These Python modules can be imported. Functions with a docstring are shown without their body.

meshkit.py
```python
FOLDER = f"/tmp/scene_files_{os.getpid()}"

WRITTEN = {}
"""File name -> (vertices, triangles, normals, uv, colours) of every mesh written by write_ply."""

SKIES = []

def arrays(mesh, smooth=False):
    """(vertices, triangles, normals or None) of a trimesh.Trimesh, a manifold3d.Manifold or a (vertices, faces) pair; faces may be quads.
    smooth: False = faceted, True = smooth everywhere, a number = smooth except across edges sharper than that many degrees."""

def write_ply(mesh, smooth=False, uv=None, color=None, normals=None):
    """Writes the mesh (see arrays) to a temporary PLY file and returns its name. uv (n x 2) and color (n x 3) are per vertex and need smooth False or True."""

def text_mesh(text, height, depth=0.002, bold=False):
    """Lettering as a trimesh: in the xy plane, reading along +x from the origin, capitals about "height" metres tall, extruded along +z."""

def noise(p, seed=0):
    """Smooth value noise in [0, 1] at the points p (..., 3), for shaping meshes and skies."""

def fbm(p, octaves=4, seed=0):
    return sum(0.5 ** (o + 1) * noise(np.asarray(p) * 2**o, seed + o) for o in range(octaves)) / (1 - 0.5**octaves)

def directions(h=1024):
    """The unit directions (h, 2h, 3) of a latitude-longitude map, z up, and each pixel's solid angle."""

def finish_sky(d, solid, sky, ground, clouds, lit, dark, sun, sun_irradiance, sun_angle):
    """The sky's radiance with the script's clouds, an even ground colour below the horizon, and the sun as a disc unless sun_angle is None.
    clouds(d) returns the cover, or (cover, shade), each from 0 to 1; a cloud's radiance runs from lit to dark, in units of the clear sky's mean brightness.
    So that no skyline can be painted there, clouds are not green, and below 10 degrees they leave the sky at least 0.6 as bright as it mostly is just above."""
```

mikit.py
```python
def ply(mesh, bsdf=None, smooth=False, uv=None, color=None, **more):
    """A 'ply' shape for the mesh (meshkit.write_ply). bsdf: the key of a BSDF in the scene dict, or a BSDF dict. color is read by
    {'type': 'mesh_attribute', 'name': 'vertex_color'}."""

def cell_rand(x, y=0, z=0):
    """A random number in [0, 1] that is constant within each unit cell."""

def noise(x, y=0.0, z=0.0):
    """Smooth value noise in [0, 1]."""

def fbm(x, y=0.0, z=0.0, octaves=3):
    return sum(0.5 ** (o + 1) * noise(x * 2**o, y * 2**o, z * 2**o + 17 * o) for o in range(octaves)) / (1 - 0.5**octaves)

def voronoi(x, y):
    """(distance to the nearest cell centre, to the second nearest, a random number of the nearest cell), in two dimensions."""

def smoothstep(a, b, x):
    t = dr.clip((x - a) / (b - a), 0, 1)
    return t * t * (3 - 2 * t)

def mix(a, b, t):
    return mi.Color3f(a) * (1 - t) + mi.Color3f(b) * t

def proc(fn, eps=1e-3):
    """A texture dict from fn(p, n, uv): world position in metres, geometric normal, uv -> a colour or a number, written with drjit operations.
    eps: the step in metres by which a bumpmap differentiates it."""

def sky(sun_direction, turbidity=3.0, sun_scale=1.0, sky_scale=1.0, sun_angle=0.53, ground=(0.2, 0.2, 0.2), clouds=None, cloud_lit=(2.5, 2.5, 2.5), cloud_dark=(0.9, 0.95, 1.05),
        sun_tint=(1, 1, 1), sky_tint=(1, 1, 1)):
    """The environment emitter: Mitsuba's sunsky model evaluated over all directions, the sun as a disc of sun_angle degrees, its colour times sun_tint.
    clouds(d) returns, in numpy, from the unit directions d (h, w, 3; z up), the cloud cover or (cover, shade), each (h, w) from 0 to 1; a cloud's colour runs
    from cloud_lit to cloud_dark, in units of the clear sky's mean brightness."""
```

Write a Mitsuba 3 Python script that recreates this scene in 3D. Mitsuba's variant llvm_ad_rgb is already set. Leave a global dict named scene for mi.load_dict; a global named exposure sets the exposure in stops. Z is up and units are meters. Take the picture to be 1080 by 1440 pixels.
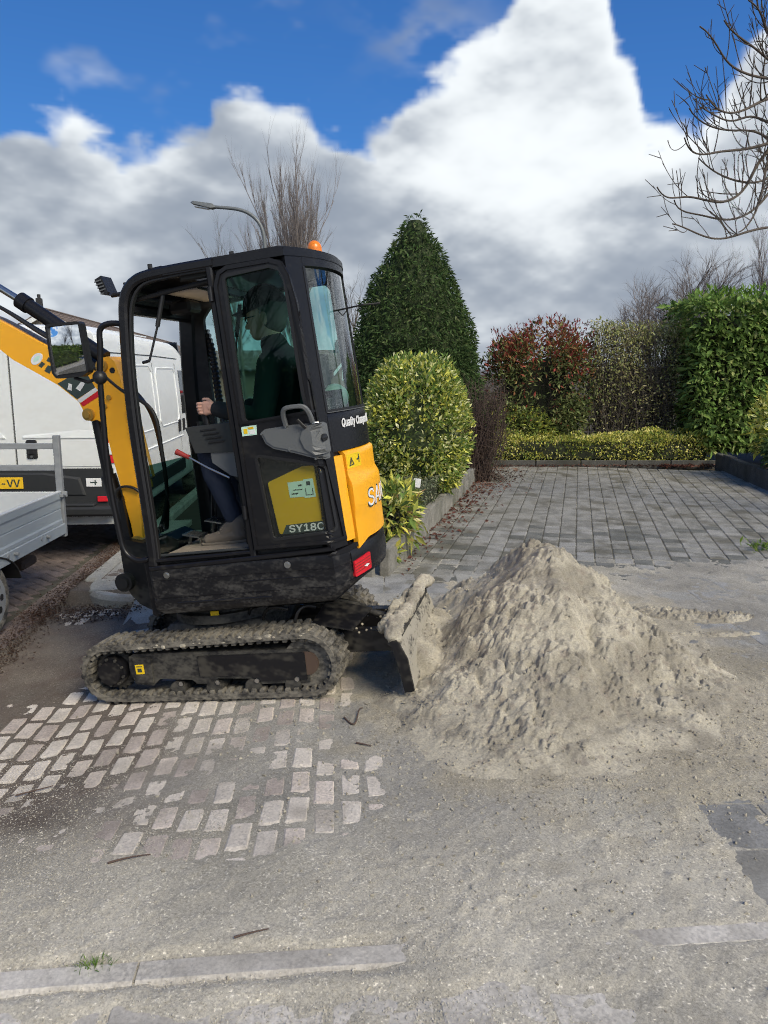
import math, random
import numpy as np, trimesh, manifold3d, shapely
from shapely.geometry import Polygon
import drjit as dr
import mitsuba as mi
import mikit, meshkit
from mikit import noise as mno, fbm as mfbm, smoothstep as msm, mix as mmix, voronoi as mvor, cell_rand as mcr
from meshkit import noise as nno, fbm as nfbm, text_mesh

RS = np.random.RandomState
random.seed(7)
T4 = mi.ScalarTransform4f

# ------------------------------------------------------------------ camera, sky, exposure
CAMH = 1.73
PITCH = math.atan(200 / 1080)
cp, sp = math.cos(PITCH), math.sin(PITCH)
scene = {'type': 'scene'}
labels = {}
scene['camera'] = {'type': 'perspective', 'fov': 53.13, 'fov_axis': 'x', 'near_clip': 0.05, 'far_clip': 1000.0,
                   'to_world': T4().look_at(origin=[0, 0, CAMH], target=[0, cp, CAMH - sp], up=[0, 0, 1])}
exposure = 2.48


def pixdir(x, y):
    X = (x - 540) / 1080; Y = (y - 720) / 1080
    d = np.array([X, cp - Y * sp, -sp - Y * cp])
    d /= np.linalg.norm(d)
    return math.degrees(math.atan2(d[0], d[1])), math.degrees(math.asin(d[2]))


def sstep(a, b, x):
    t = np.clip((x - a) / (b - a), 0, 1)
    return t * t * (3 - 2 * t)


# the upper edge of the cloud bank over the street, as azimuth and elevation in degrees
BANK = np.array([pixdir(*p) for p in [(-60, 190), (0, 182), (30, 168), (100, 142), (165, 178), (230, 165), (290, 165), (300, 140), (360, 118), (435, 135), (450, 165),
                                      (510, 172), (550, 150), (590, 95), (650, 60), (700, 30), (738, -60), (850, -60), (868, 40), (893, 85), (910, 138), (965, 150), (985, 158), (1010, 130), (1040, 75), (1080, 20), (1140, 0)]])


def clouds(d):
    az = np.degrees(np.arctan2(d[..., 0], d[..., 1]))
    el = np.degrees(np.arcsin(np.clip(d[..., 2], -1, 1)))
    q = np.stack([d[..., 0], d[..., 1], d[..., 2] * 1.6], -1)
    n1 = nfbm(q * 5.0 + 3.1, 5, 3); n2 = nfbm(q * 16 + 9.0, 5, 11); n3 = nfbm(q * 8.0 + 20.0, 5, 5); n4 = nfbm(q * 45 + 2.0, 4, 15)
    bil = sum(.55 ** k * np.abs(2 * nno(q * 9 * 2 ** k + 4.0 * k, 31 + k) - 1) for k in range(5)) / 2.1
    inside = sstep(34, 25, np.abs(az))
    order = np.argsort(BANK[:, 0])
    edge = np.interp(az, BANK[order, 0], BANK[order, 1])
    general = 15 + 22 * (n1 - 0.45) * 2
    edge = edge * inside + general * (1 - inside)
    top = edge + (bil - .42) * 4.6 + (n2 - .5) * 3.2 + (n1 - .5) * 1.5
    cover = sstep(-0.45, 1.05, top - el)
    wisps = sstep(0.64, 0.82, n3 + .01) * 0.38
    wa, we = pixdir(590, 45); wisps = np.maximum(wisps, .55 * np.exp(-((az - wa) / 4) ** 2 - ((el - we) / 2.4) ** 2) * sstep(.35, .65, n2))
    cover = np.maximum(cover, wisps * (sstep(40, 22, el) * .5 + .5))

    def blob(px, py, sa, se):
        a0, e0 = pixdir(px, py)
        return np.exp(-((az - a0) / sa) ** 2 - ((el - e0) / se) ** 2)
    bright = 1.25 * blob(790, 130, 8, 6.5) + .8 * blob(680, 250, 6, 3) + .6 * blob(930, 190, 4, 3) + .9 * blob(100, 160, 4, 1.6) + .45 * blob(190, 262, 3, 1.5) + .35 * blob(370, 140, 4, 1.8) + .3 * blob(150, 320, 7, 2) + .35 * blob(760, 340, 4, 1.6)
    dark = .5 * blob(660, 345, 4, 2) + .6 * blob(880, 305, 4, 2.3) + .3 * blob(820, 420, 14, 2.4) + 1.0 * blob(130, 270, 10, 5) + .8 * blob(420, 250, 9, 4.5) + .2 * blob(330, 430, 9, 3)
    rim = sstep(3.6, 0.0, np.abs(top - el))
    out = (1 - inside) * (0.55 * sstep(2, 18, el))
    shade = 0.72 - 0.80 * np.clip(bright + out, 0, 1.0) + 0.30 * dark + (n2 - 0.5) * 1.2 + (.42 - bil) * .55 + (n1 - .5) * 1.2 + (n4 - .5) * .3 - 0.30 * rim - .14 * sstep(9, 2, el)
    return cover, 1 / (1 + np.exp(-4.6 * (shade - .5)))


SUN = np.array([0.52, -0.68, 0.75])
scene['sky'] = mikit.sky(SUN.tolist(), turbidity=3, sun_scale=0.49, sun_angle=30, sky_scale=0.60, clouds=clouds, cloud_lit=(4.15, 4.35, 4.45), cloud_dark=(1.24, 1.46, 1.80), sky_tint=(0.32, 0.66, 1.08), sun_tint=(.915, 1.0, 1.07))


# ------------------------------------------------------------------ helpers
def lin(r, g, b):
    return tuple(((np.array([r, g, b]) / 255.0) ** 2.2).tolist())


def nm(key):
    if key not in scene and key not in labels:
        return key
    i = 1
    while f'{key}_{i:03d}' in scene or f'{key}_{i:03d}' in labels:
        i += 1
    return f'{key}_{i:03d}'


def add(key, mesh, bsdf, smooth=False, M=None, color=None, kind=None, label=None):
    key = nm(key)
    if isinstance(mesh, list):
        mesh = trimesh.util.concatenate(mesh)
    d = mikit.ply(mesh, bsdf, smooth=smooth, color=color)
    if M is not None:
        d['to_world'] = T4(np.asarray(M, float).tolist())
    scene[key] = d
    if kind or label:
        labels[key] = {}
        if kind: labels[key]['kind'] = kind
        if label: labels[key]['label'] = label
    return key


def thing(key, label, cat, group=None):
    key = nm(key)
    labels[key] = {'label': label, 'category': cat}
    if group: labels[key]['group'] = group
    return key


def struct(key, label=None):
    key = nm(key)
    labels[key] = {'kind': 'structure'}
    if label: labels[key]['label'] = label
    return key


def cbox(c, s, ch=0.006):
    c = np.asarray(c, float); h = np.asarray(s, float) / 2
    ch = min(ch, h.min() * 0.9)
    pts = []
    for a in range(3):
        for sx in (-1, 1):
            for sy in (-1, 1):
                for sz in (-1, 1):
                    g = h - ch; g[a] = h[a]
                    pts.append(c + g * [sx, sy, sz])
    return trimesh.convex.convex_hull(np.array(pts))


def hullof(pts):
    return trimesh.convex.convex_hull(np.asarray(pts, float))


def prism(poly, t0, t1, axes='uw'):
    """polygon in two axes extruded along the third: 'uw' -> along v, 'uv' -> along w, 'vw' -> along u."""
    if not isinstance(poly, Polygon):
        poly = Polygon(poly)
    poly = poly.buffer(0)
    if hasattr(poly, 'geoms'):
        poly = max(poly.geoms, key=lambda g: g.area)
    m = trimesh.creation.extrude_polygon(poly, abs(t1 - t0), engine='earcut')
    v = m.vertices.copy(); a, b, h = v[:, 0], v[:, 1], v[:, 2] + min(t0, t1)
    if axes == 'uw':
        m.vertices = np.stack([a, h, b], 1); m.invert()
    elif axes == 'vw':
        m.vertices = np.stack([h, a, b], 1)
    else:
        m.vertices = np.stack([a, b, h], 1)
    return m


def cyl(p0, p1, r, n=16, r1=None):
    p0, p1 = np.asarray(p0, float), np.asarray(p1, float)
    return tube([p0, p1], [r, r if r1 is None else r1], n)


def tube(pts, r, n=8, cap=True):
    p = np.asarray(pts, float); k = len(p)
    r = np.broadcast_to(np.asarray(r, float), (k,))
    t = np.gradient(p, axis=0); t /= np.linalg.norm(t, axis=1, keepdims=True) + 1e-12
    a = np.cross(t[0], [0, 0, 1.0] if abs(t[0][2]) < 0.9 else [1.0, 0, 0]); a /= np.linalg.norm(a)
    A = [a]
    for i in range(1, k):
        a = A[-1] - t[i] * np.dot(A[-1], t[i]); a /= np.linalg.norm(a) + 1e-12; A.append(a)
    A = np.array(A); B = np.cross(t, A)
    ang = np.arange(n) * 2 * np.pi / n
    v = (p[:, None] + r[:, None, None] * (np.cos(ang)[None, :, None] * A[:, None] + np.sin(ang)[None, :, None] * B[:, None])).reshape(-1, 3)
    i, j = np.meshgrid(np.arange(k - 1), np.arange(n), indexing='ij')
    q = np.stack([i * n + j, i * n + (j + 1) % n, (i + 1) * n + (j + 1) % n, (i + 1) * n + j], -1).reshape(-1, 4)
    f = np.vstack([q[:, [0, 1, 2]], q[:, [0, 2, 3]]])
    if cap:
        v = np.vstack([v, p[:1], p[-1:]]); c0 = k * n; jj = np.arange(n)
        f = np.vstack([f, np.stack([(jj + 1) % n, jj, jj * 0 + c0], 1), np.stack([(k - 1) * n + jj, (k - 1) * n + (jj + 1) % n, jj * 0 + c0 + 1], 1)])
    return trimesh.Trimesh(v, f, process=False)


def smoothpath(pts, k=8):
    from scipy.interpolate import CubicSpline
    p = np.asarray(pts, float)
    s = np.r_[0, np.cumsum(np.linalg.norm(np.diff(p, axis=0), axis=1))]
    return CubicSpline(s, p)(np.linspace(0, s[-1], k * (len(p) - 1) + 1))


def barpath(pts, wa, wb, up=(0, 1, 0)):
    """sweep a chamfered rectangle (wa in the path's plane, wb along 'up') along a path."""
    p = np.asarray(pts, float); up = np.asarray(up, float)
    t = np.gradient(p, axis=0); t /= np.linalg.norm(t, axis=1, keepdims=True)
    a = np.cross(t, up); a /= np.linalg.norm(a, axis=1, keepdims=True)
    h, g = wa / 2, wb / 2; c = min(wa, wb) * .22
    prof = np.array([(-h + c, -g), (h - c, -g), (h, -g + c), (h, g - c), (h - c, g), (-h + c, g), (-h, g - c), (-h, -g + c)])
    n = len(prof); k = len(p)
    v = (p[:, None] + prof[None, :, :1] * a[:, None] + prof[None, :, 1:] * up).reshape(-1, 3)
    i, j = np.meshgrid(np.arange(k - 1), np.arange(n), indexing='ij')
    q = np.stack([i * n + j, i * n + (j + 1) % n, (i + 1) * n + (j + 1) % n, (i + 1) * n + j], -1).reshape(-1, 4)
    f = [q[:, [0, 1, 2]], q[:, [0, 2, 3]], np.array([(0, j + 1, j) for j in range(1, n - 1)]), np.array([((k - 1) * n, (k - 1) * n + j, (k - 1) * n + j + 1) for j in range(1, n - 1)])]
    m = trimesh.Trimesh(v, np.vstack(f), process=False)
    if m.volume < 0: m.invert()
    return m


def roundpoly(pts, r, seg=5):
    P = Polygon(pts)
    return P.buffer(-r, quad_segs=seg).buffer(r, quad_segs=seg)


def sweep_body(bones, edge=0.02, smooth=8):
    """bones: list of lists of (point, radius): one continuous smooth body."""
    M = None
    for b in bones:
        pts = []
        for (p, r) in b:
            s = trimesh.creation.icosphere(2, r); pts.append(s.vertices * (np.ones(3)) + np.asarray(p, float))
        h = manifold3d.Manifold.hull_points(np.vstack(pts))
        M = h if M is None else M + h
    M = M.refine_to_length(edge)
    mm = M.to_mesh()
    m = trimesh.Trimesh(mm.vert_properties[:, :3], mm.tri_verts, process=True)
    trimesh.smoothing.filter_taubin(m, iterations=smooth)
    return m


def unit0(v):
    return v / (np.linalg.norm(v, axis=-1, keepdims=True) + 1e-9)


def lump(m, amp, freq, seed=0, octv=3):
    v = m.vertices
    n = m.vertex_normals
    m.vertices = v + n * ((nfbm(v * freq, octv, seed) - .5) * 2 * amp)[:, None]
    return m


def gridmesh(X, Y, Z):
    ny, nx = X.shape
    v = np.stack([X, Y, Z], -1).reshape(-1, 3)
    i, j = np.meshgrid(np.arange(ny - 1), np.arange(nx - 1), indexing='ij')
    a = i * nx + j
    f = np.concatenate([np.stack([a, a + 1, a + nx + 1], -1).reshape(-1, 3), np.stack([a, a + nx + 1, a + nx], -1).reshape(-1, 3)])
    return trimesh.Trimesh(v, f, process=False)


# ------------------------------------------------------------------ materials
def two(d):
    return {'type': 'twosided', 'bsdf': d}


def prin(col, rough=.5, **k):
    d = {'type': 'principled', 'base_color': {'type': 'rgb', 'value': list(col)} if not isinstance(col, dict) else col, 'roughness': rough}
    d.update(k)
    return d


def bump(d, fn, eps=1e-3, scale=1.0):
    return {'type': 'bumpmap', 'arbitrary': mikit.proc(fn, eps), 'scale': scale, 'bsdf': d}


def sand_col(p, n, uv):
    x, y, z = p.x, p.y, p.z
    a = mfbm(x * 1.3 + 5, y * 1.3, 0.0, 3)
    b = mfbm(x * 7, y * 7, z * 7 + 3, 3)
    g = mno(x * 170, y * 170, z * 170); g2 = mno(x * 75 + 9, y * 75, z * 75); g3 = mno(x * 380, y * 380, z * 380)
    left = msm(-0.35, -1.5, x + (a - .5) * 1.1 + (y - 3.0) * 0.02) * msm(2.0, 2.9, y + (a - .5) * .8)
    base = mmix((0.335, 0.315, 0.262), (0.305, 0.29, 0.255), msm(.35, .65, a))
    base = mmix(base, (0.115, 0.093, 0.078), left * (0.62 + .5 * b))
    near = msm(3.0, 2.2, y + (b - .5) * .5)
    base = mmix(base, (0.455, 0.425, 0.355), near * .9)
    pr = dr.sqrt(dr.square(x - .95) + dr.square((y - 4.5) * .9))
    base = mmix(base, (0.40, 0.36, 0.275), msm(1.75, 1.15, pr + (b - .5) * 1.0 + (a - .5) * .6) * .85)
    damp = msm(.45, .75, mfbm(x * 2.1 + 31, y * 2.1 + 7, 0.0, 3)) * (0.45 - .15 * near)
    base = base * (1 - damp * .42)
    grit = (0.50 + 0.62 * g * (0.55 + .45 * g2) + .42 * g3) * (.86 + .30 * mfbm(x * 2.6 + 7, y * 3.4 + x, 0.0, 3))
    spec = msm(.80, .93, g) * (0.45 * near + .18)
    return base * (grit * (0.84 + .36 * b)) + mi.Color3f(0.45, 0.42, 0.37) * spec


def sand_bump(p, n, uv):
    return 0.0035 * mfbm(p.x * 60, p.y * 60, p.z * 60, 3)


scene['sand_mat'] = two(bump(prin(mikit.proc(sand_col), .95, specular=.2), sand_bump, 2e-3))


def pile_col(p, n, uv):
    b = mfbm(p.x * 6, p.y * 6, p.z * 6, 3)
    g = mno(p.x * 160, p.y * 160, p.z * 160); c = mfbm(p.x * 26 + 3, p.y * 26, p.z * 26, 2)
    base = mmix((0.44, 0.405, 0.325), (0.285, 0.26, 0.21), msm(.35, .68, b))
    base = mmix(base, (0.25, 0.21, 0.175), msm(.62, .78, c) * .45)
    return base * (0.74 + .45 * g)


scene['pile_mat'] = two(bump(prin(mikit.proc(pile_col), .95, specular=.15), sand_bump, 2e-3))


scene['grit_mat'] = two(prin(mikit.proc(lambda p, n, uv: mmix((0.30, 0.28, 0.235), (0.60, 0.57, 0.50), mno(p.x * 90, p.y * 90, p.z * 20))), .9))


def stone_mat(key, cols, fine=140.0, rough=.85, dirt=.35, dirtcol=(0.12, 0.108, 0.09)):
    def f(p, n, uv):
        g = mno(p.x * fine, p.y * fine, p.z * fine); b = mfbm(p.x * 9, p.y * 9, p.z * 9, 3)
        g2 = mno(p.x * fine * 2.3, p.y * fine * 2.3, p.z * 40)
        c = mmix(cols[0], cols[1], msm(.25, .75, b))
        c = c * (0.68 + .42 * g + .22 * g2)
        return mmix(c, dirtcol, msm(.5, .78, mfbm(p.x * 4.3 + 11, p.y * 4.3, p.z, 3)) * dirt)
    scene[key] = two(prin(mikit.proc(f), rough, specular=.3))


stone_mat('brick_pale', [(0.60, 0.55, 0.485), (0.50, 0.455, 0.395)])
stone_mat('brick_pink', [(0.58, 0.515, 0.455), (0.47, 0.415, 0.36)])
stone_mat('brick_dull', [(0.45, 0.395, 0.35), (0.36, 0.31, 0.275)])
stone_mat('street_brick', [(0.19, 0.15, 0.138), (0.135, 0.112, 0.105)], dirt=.3, dirtcol=(.06, .05, .045))
stone_mat('street_brick_b', [(0.225, 0.185, 0.172), (0.16, 0.13, 0.122)], dirt=.3, dirtcol=(.06, .05, .045))
stone_mat('tile_grey', [(0.31, 0.305, 0.28), (0.255, 0.25, 0.228)], dirt=.3)
stone_mat('tile_dark', [(0.29, 0.29, 0.28), (0.21, 0.212, 0.205)], dirt=.25)
stone_mat('paver_a', [(0.27, 0.264, 0.24), (0.195, 0.19, 0.168)], dirt=.7, dirtcol=(.10, .092, .065), rough=.62)
stone_mat('paver_b', [(0.305, 0.30, 0.278), (0.235, 0.23, 0.21)], dirt=.45, dirtcol=(.085, .08, .062), rough=.6)
stone_mat('paver_c', [(0.17, 0.17, 0.152), (0.125, 0.125, 0.11)], dirt=.55, dirtcol=(.07, .066, .048), rough=.62)
stone_mat('kerb_mat', [(0.36, 0.352, 0.32), (0.28, 0.274, 0.25)], dirt=.5, fine=110)
stone_mat('pale_concrete', [(0.56, 0.53, 0.48), (0.44, 0.415, 0.37)], dirt=.35, fine=120)
stone_mat('planter_mat', [(0.235, 0.225, 0.20), (0.17, 0.165, 0.145)], dirt=.5, fine=90, dirtcol=(.07, .075, .045))
stone_mat('planter_dark', [(0.10, 0.098, 0.09), (0.075, 0.074, 0.066)], dirt=.5, fine=90, dirtcol=(.04, .042, .03))
stone_mat('soil_mat', [(0.062, 0.05, 0.038), (0.04, 0.033, 0.026)], dirt=.3, dirtcol=(.03, .025, .02))
scene['ground_mat'] = two(prin(mikit.proc(lambda p, n, uv: mmix(mmix((0.062, 0.05, 0.038), (0.04, 0.033, 0.026), mfbm(p.x * 6, p.y * 6, 0.0, 3)), mmix((0.19, 0.18, 0.165), (0.25, 0.24, 0.22), mfbm(p.x * 2, p.y * 2, 0.0, 3)), dr.maximum(msm(1.7, 1.4, p.y), msm(-2.6, -2.8, p.x + .06 * (p.y - 4.0))))), .9))
stone_mat('joint_mat', [(0.115, 0.108, 0.09), (0.075, 0.07, 0.056)], dirt=.3, dirtcol=(.04, .045, .025))


def dusty(col, dust=(0.20, 0.185, 0.15), amt=.3, thr=(.52, .78), k=1.0):
    col = tuple(col)

    def f(p, n, uv):
        b = mfbm((p.x * 6 + p.y * 3) * k, p.y * 5 * k, p.z * 9 * k, 3)
        s = mfbm((p.x * 26 + p.z * 17) * k, p.y * 22 * k, (p.z * 30 - p.x * 9) * k, 2)
        low = msm(0.95, 0.35, p.z)
        d = msm(thr[0], thr[1], b * .6 + s * .4 + .10 * low) * amt * (0.35 + 1.1 * low)
        return mmix(col, dust, d)
    return mikit.proc(f)


scene['black_paint'] = two(prin(dusty((0.0085, 0.0085, 0.0105), amt=.17, thr=(.55, .8)), .36, specular=.32, clearcoat=.3, clearcoat_gloss=.8))
scene['skirt_paint'] = two(prin(dusty((0.0085, 0.0085, 0.0105), dust=(.24, .23, .21), amt=.24, thr=(.46, .86), k=2.4), .42, specular=.35))
scene['blade_mat'] = two(prin(dusty((0.02, 0.02, 0.02), dust=(.26, .24, .195), amt=.9, thr=(.30, .62), k=2.0), .8))
scene['black_dull'] = two(prin(dusty((0.011, 0.011, 0.012), dust=(.16, .15, .125), amt=.34, thr=(.36, .86), k=2.2), .6))
scene['rubber'] = two(prin(dusty((0.028, 0.027, 0.026), dust=(.19, .175, .145), amt=.72, thr=(.36, .78), k=2.2), .8))
scene['black_plastic'] = two(prin((0.014, 0.014, 0.015), .45))
scene['yellow_paint'] = two(prin(dusty((0.92, 0.43, 0.016), dust=(.34, .22, .09), amt=.16), .33, clearcoat=.6, clearcoat_gloss=.8))
scene['door_yellow'] = two(prin((0.62, 0.40, 0.012), .4))
scene['grey_plastic'] = two(prin((0.115, 0.122, 0.126), .5))
scene['dark_grey'] = two(prin((0.032, 0.035, 0.036), .6))
scene['steel'] = two(prin((0.55, 0.55, 0.53), .3, metallic=1.0))
scene['chrome'] = two({'type': 'roughconductor', 'material': 'Cr', 'alpha': .08})
scene['brass_yellow'] = two(prin((0.42, 0.25, 0.05), .4, metallic=.3))
scene['rust'] = two(prin((0.085, 0.055, 0.04), .8))
scene['mirror_glass'] = two({'type': 'conductor', 'specular_reflectance': {'type': 'rgb', 'value': [.86, .88, .9]}})
scene['amber'] = two(prin((0.85, 0.22, 0.01), .25, clearcoat=.8))
scene['red_lens'] = two(prin((0.62, 0.012, 0.025), .25, clearcoat=.8))
scene['red_dull'] = two(prin((0.28, 0.03, 0.025), .4))
scene['white_print'] = two(prin((0.75, 0.76, 0.76), .5))
scene['mint_print'] = two(prin((0.55, 0.78, 0.66), .45))
scene['jug_green'] = two(prin((0.24, 0.33, 0.28), .5))
scene['dark_print'] = two(prin((0.04, 0.06, 0.055), .5))
scene['sign_yellow'] = two(prin((0.82, 0.56, 0.01), .45))
scene['glass_door'] = {'type': 'thindielectric', 'int_ior': 1.5, 'specular_transmittance': {'type': 'rgb', 'value': [.56, .80, .75]}, 'specular_reflectance': {'type': 'rgb', 'value': [.2, .2, .2]}}
scene['glass_clear'] = {'type': 'thindielectric', 'int_ior': 1.5, 'specular_transmittance': {'type': 'rgb', 'value': [.90, .93, .90]}}
scene['glass_rear'] = {'type': 'thindielectric', 'int_ior': 1.5, 'specular_transmittance': {'type': 'rgb', 'value': [.60, .80, .76]}}
scene['glass_far'] = {'type': 'thindielectric', 'int_ior': 1.5, 'specular_transmittance': {'type': 'rgb', 'value': [.86, .98, .96]}}
scene['glass_front'] = {'type': 'thindielectric', 'int_ior': 1.5, 'specular_transmittance': {'type': 'rgb', 'value': [.34, .50, .47]}}
scene['hatch'] = {'type': 'principledthin', 'base_color': {'type': 'rgb', 'value': [.62, .55, .46]}, 'roughness': .5, 'diff_trans': 1.2}
scene['mat_floor'] = two(prin((0.17, 0.145, 0.115), .95))
scene['van_white'] = two(prin(dusty((0.72, 0.745, 0.735), dust=(.44, .41, .35), amt=.34, thr=(.30, .8)), .3, clearcoat=.6))
scene['van_line'] = two(prin((0.86, 0.88, 0.88), .4))
scene['seam_dark'] = two(prin((0.10, 0.105, 0.105), .6))
scene['van_black'] = two(prin((0.022, 0.024, 0.026), .55))
scene['car_glass'] = two(prin((0.012, 0.014, 0.016), .06, specular=.6))
scene['plate_yellow'] = two(prin((0.80, 0.50, 0.02), .5))
scene['galv'] = two(prin(mikit.proc(lambda p, n, uv: mmix((0.36, 0.375, 0.385), (0.25, 0.265, 0.275), mfbm(p.x * 22, p.y * 22, p.z * 22, 3))), .45, metallic=.35))
scene['trailer_side'] = two(prin((0.33, 0.37, 0.395), .5, metallic=.1))
scene['trailer_top'] = two(prin((0.52, 0.54, 0.54), .5))
scene['skin'] = two(prin((0.60, 0.34, 0.25), .55))
scene['jacket'] = two(prin((0.012, 0.015, 0.017), .9))
scene['jeans'] = two(prin((0.018, 0.026, 0.048), .9))
scene['hair'] = two(prin((0.12, 0.105, 0.09), .8))
scene['cap_cloth'] = two(prin((0.010, 0.011, 0.013), .9))
scene['shoe_mat'] = two(prin((0.15, 0.125, 0.098), .85))
scene['lamp_grey'] = two(prin((0.16, 0.175, 0.18), .5, metallic=.2))
scene['roof_tile'] = two(prin(mikit.proc(lambda p, n, uv: mmix((0.105, 0.082, 0.068), (0.15, 0.118, 0.098), mfbm(p.x * 1.5, p.y * 1.5, p.z * 9, 3))), .8))
scene['wall_tan'] = two(prin((0.34, 0.29, 0.22), .85))
scene['wall_brick'] = two(prin((0.17, 0.135, 0.10), .85))
scene['wood_dark'] = two(prin((0.03, 0.03, 0.03), .6))
scene['bark'] = two(prin(mikit.proc(lambda p, n, uv: mmix((0.085, 0.07, 0.058), (0.15, 0.132, 0.112), mfbm(p.x * 14, p.y * 14, p.z * 5, 3))), .9))
scene['bark_dark'] = two(prin((0.055, 0.046, 0.038), .9))
scene['bark_branch'] = two(prin((0.10, 0.082, 0.068), .9))
scene['bark_far'] = two(prin((0.20, 0.175, 0.165), .9))
scene['twig_brown'] = two(prin((0.105, 0.072, 0.058), .9))
scene['leaf'] = {'type': 'principledthin', 'base_color': {'type': 'mesh_attribute', 'name': 'vertex_color'}, 'roughness': .42, 'diff_trans': .55, 'spec_trans': 0.0}
scene['dead_leaf'] = {'type': 'principledthin', 'base_color': {'type': 'mesh_attribute', 'name': 'vertex_color'}, 'roughness': .8, 'diff_trans': .3}
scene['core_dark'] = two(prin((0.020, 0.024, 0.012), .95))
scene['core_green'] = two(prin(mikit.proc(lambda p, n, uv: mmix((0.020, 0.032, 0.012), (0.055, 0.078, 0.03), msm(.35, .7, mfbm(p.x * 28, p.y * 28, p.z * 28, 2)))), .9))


# ------------------------------------------------------------------ ground form
def gz(x, y):
    x = np.asarray(x, float); y = np.asarray(y, float)
    q = x + 0.06 * (y - 4)
    ramp = (-0.127 * np.clip(-0.45 - q, 0, 1.3) - 0.035 * sstep(0, 1, (-1.75 - q) / .8)) * (.12 + .88 * sstep(2.0, 3.3, y))
    side = -0.08 * np.clip((-0.45 - q) / 2.0, 0, 1)
    wq = sstep(-1.84, -1.93, q)
    t = sstep(5.3 + .80 * wq, 6.2 - .02 * wq, y)
    z = ramp * (1 - t) + side * t
    return np.where((q < -2.5), -0.2, z)


ROAD = np.array([-0.06, 1.0]); ROAD /= np.linalg.norm(ROAD)


def nonuni(a, b, fine, lo, hi):
    return np.r_[-np.geomspace(hi, -a + 1, 14) if a < 0 else [], np.arange(a, b, fine), np.geomspace(b + 1, hi, 14)]


gx = np.r_[-300, -150, -80, -40, -20, -12, np.arange(-8, 9, .12), 12, 20, 40, 80, 150, 300]
gy = np.r_[-300, -150, -80, -40, -20, -10, -5, np.arange(-2, 17, .12), 20, 30, 50, 90, 150, 300]
GX, GY = np.meshgrid(gx, gy)
add('ground', gridmesh(GX, GY, gz(GX, GY) - .075), 'ground_mat', smooth=True)
labels['ground'] = {'kind': 'structure'}


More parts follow.
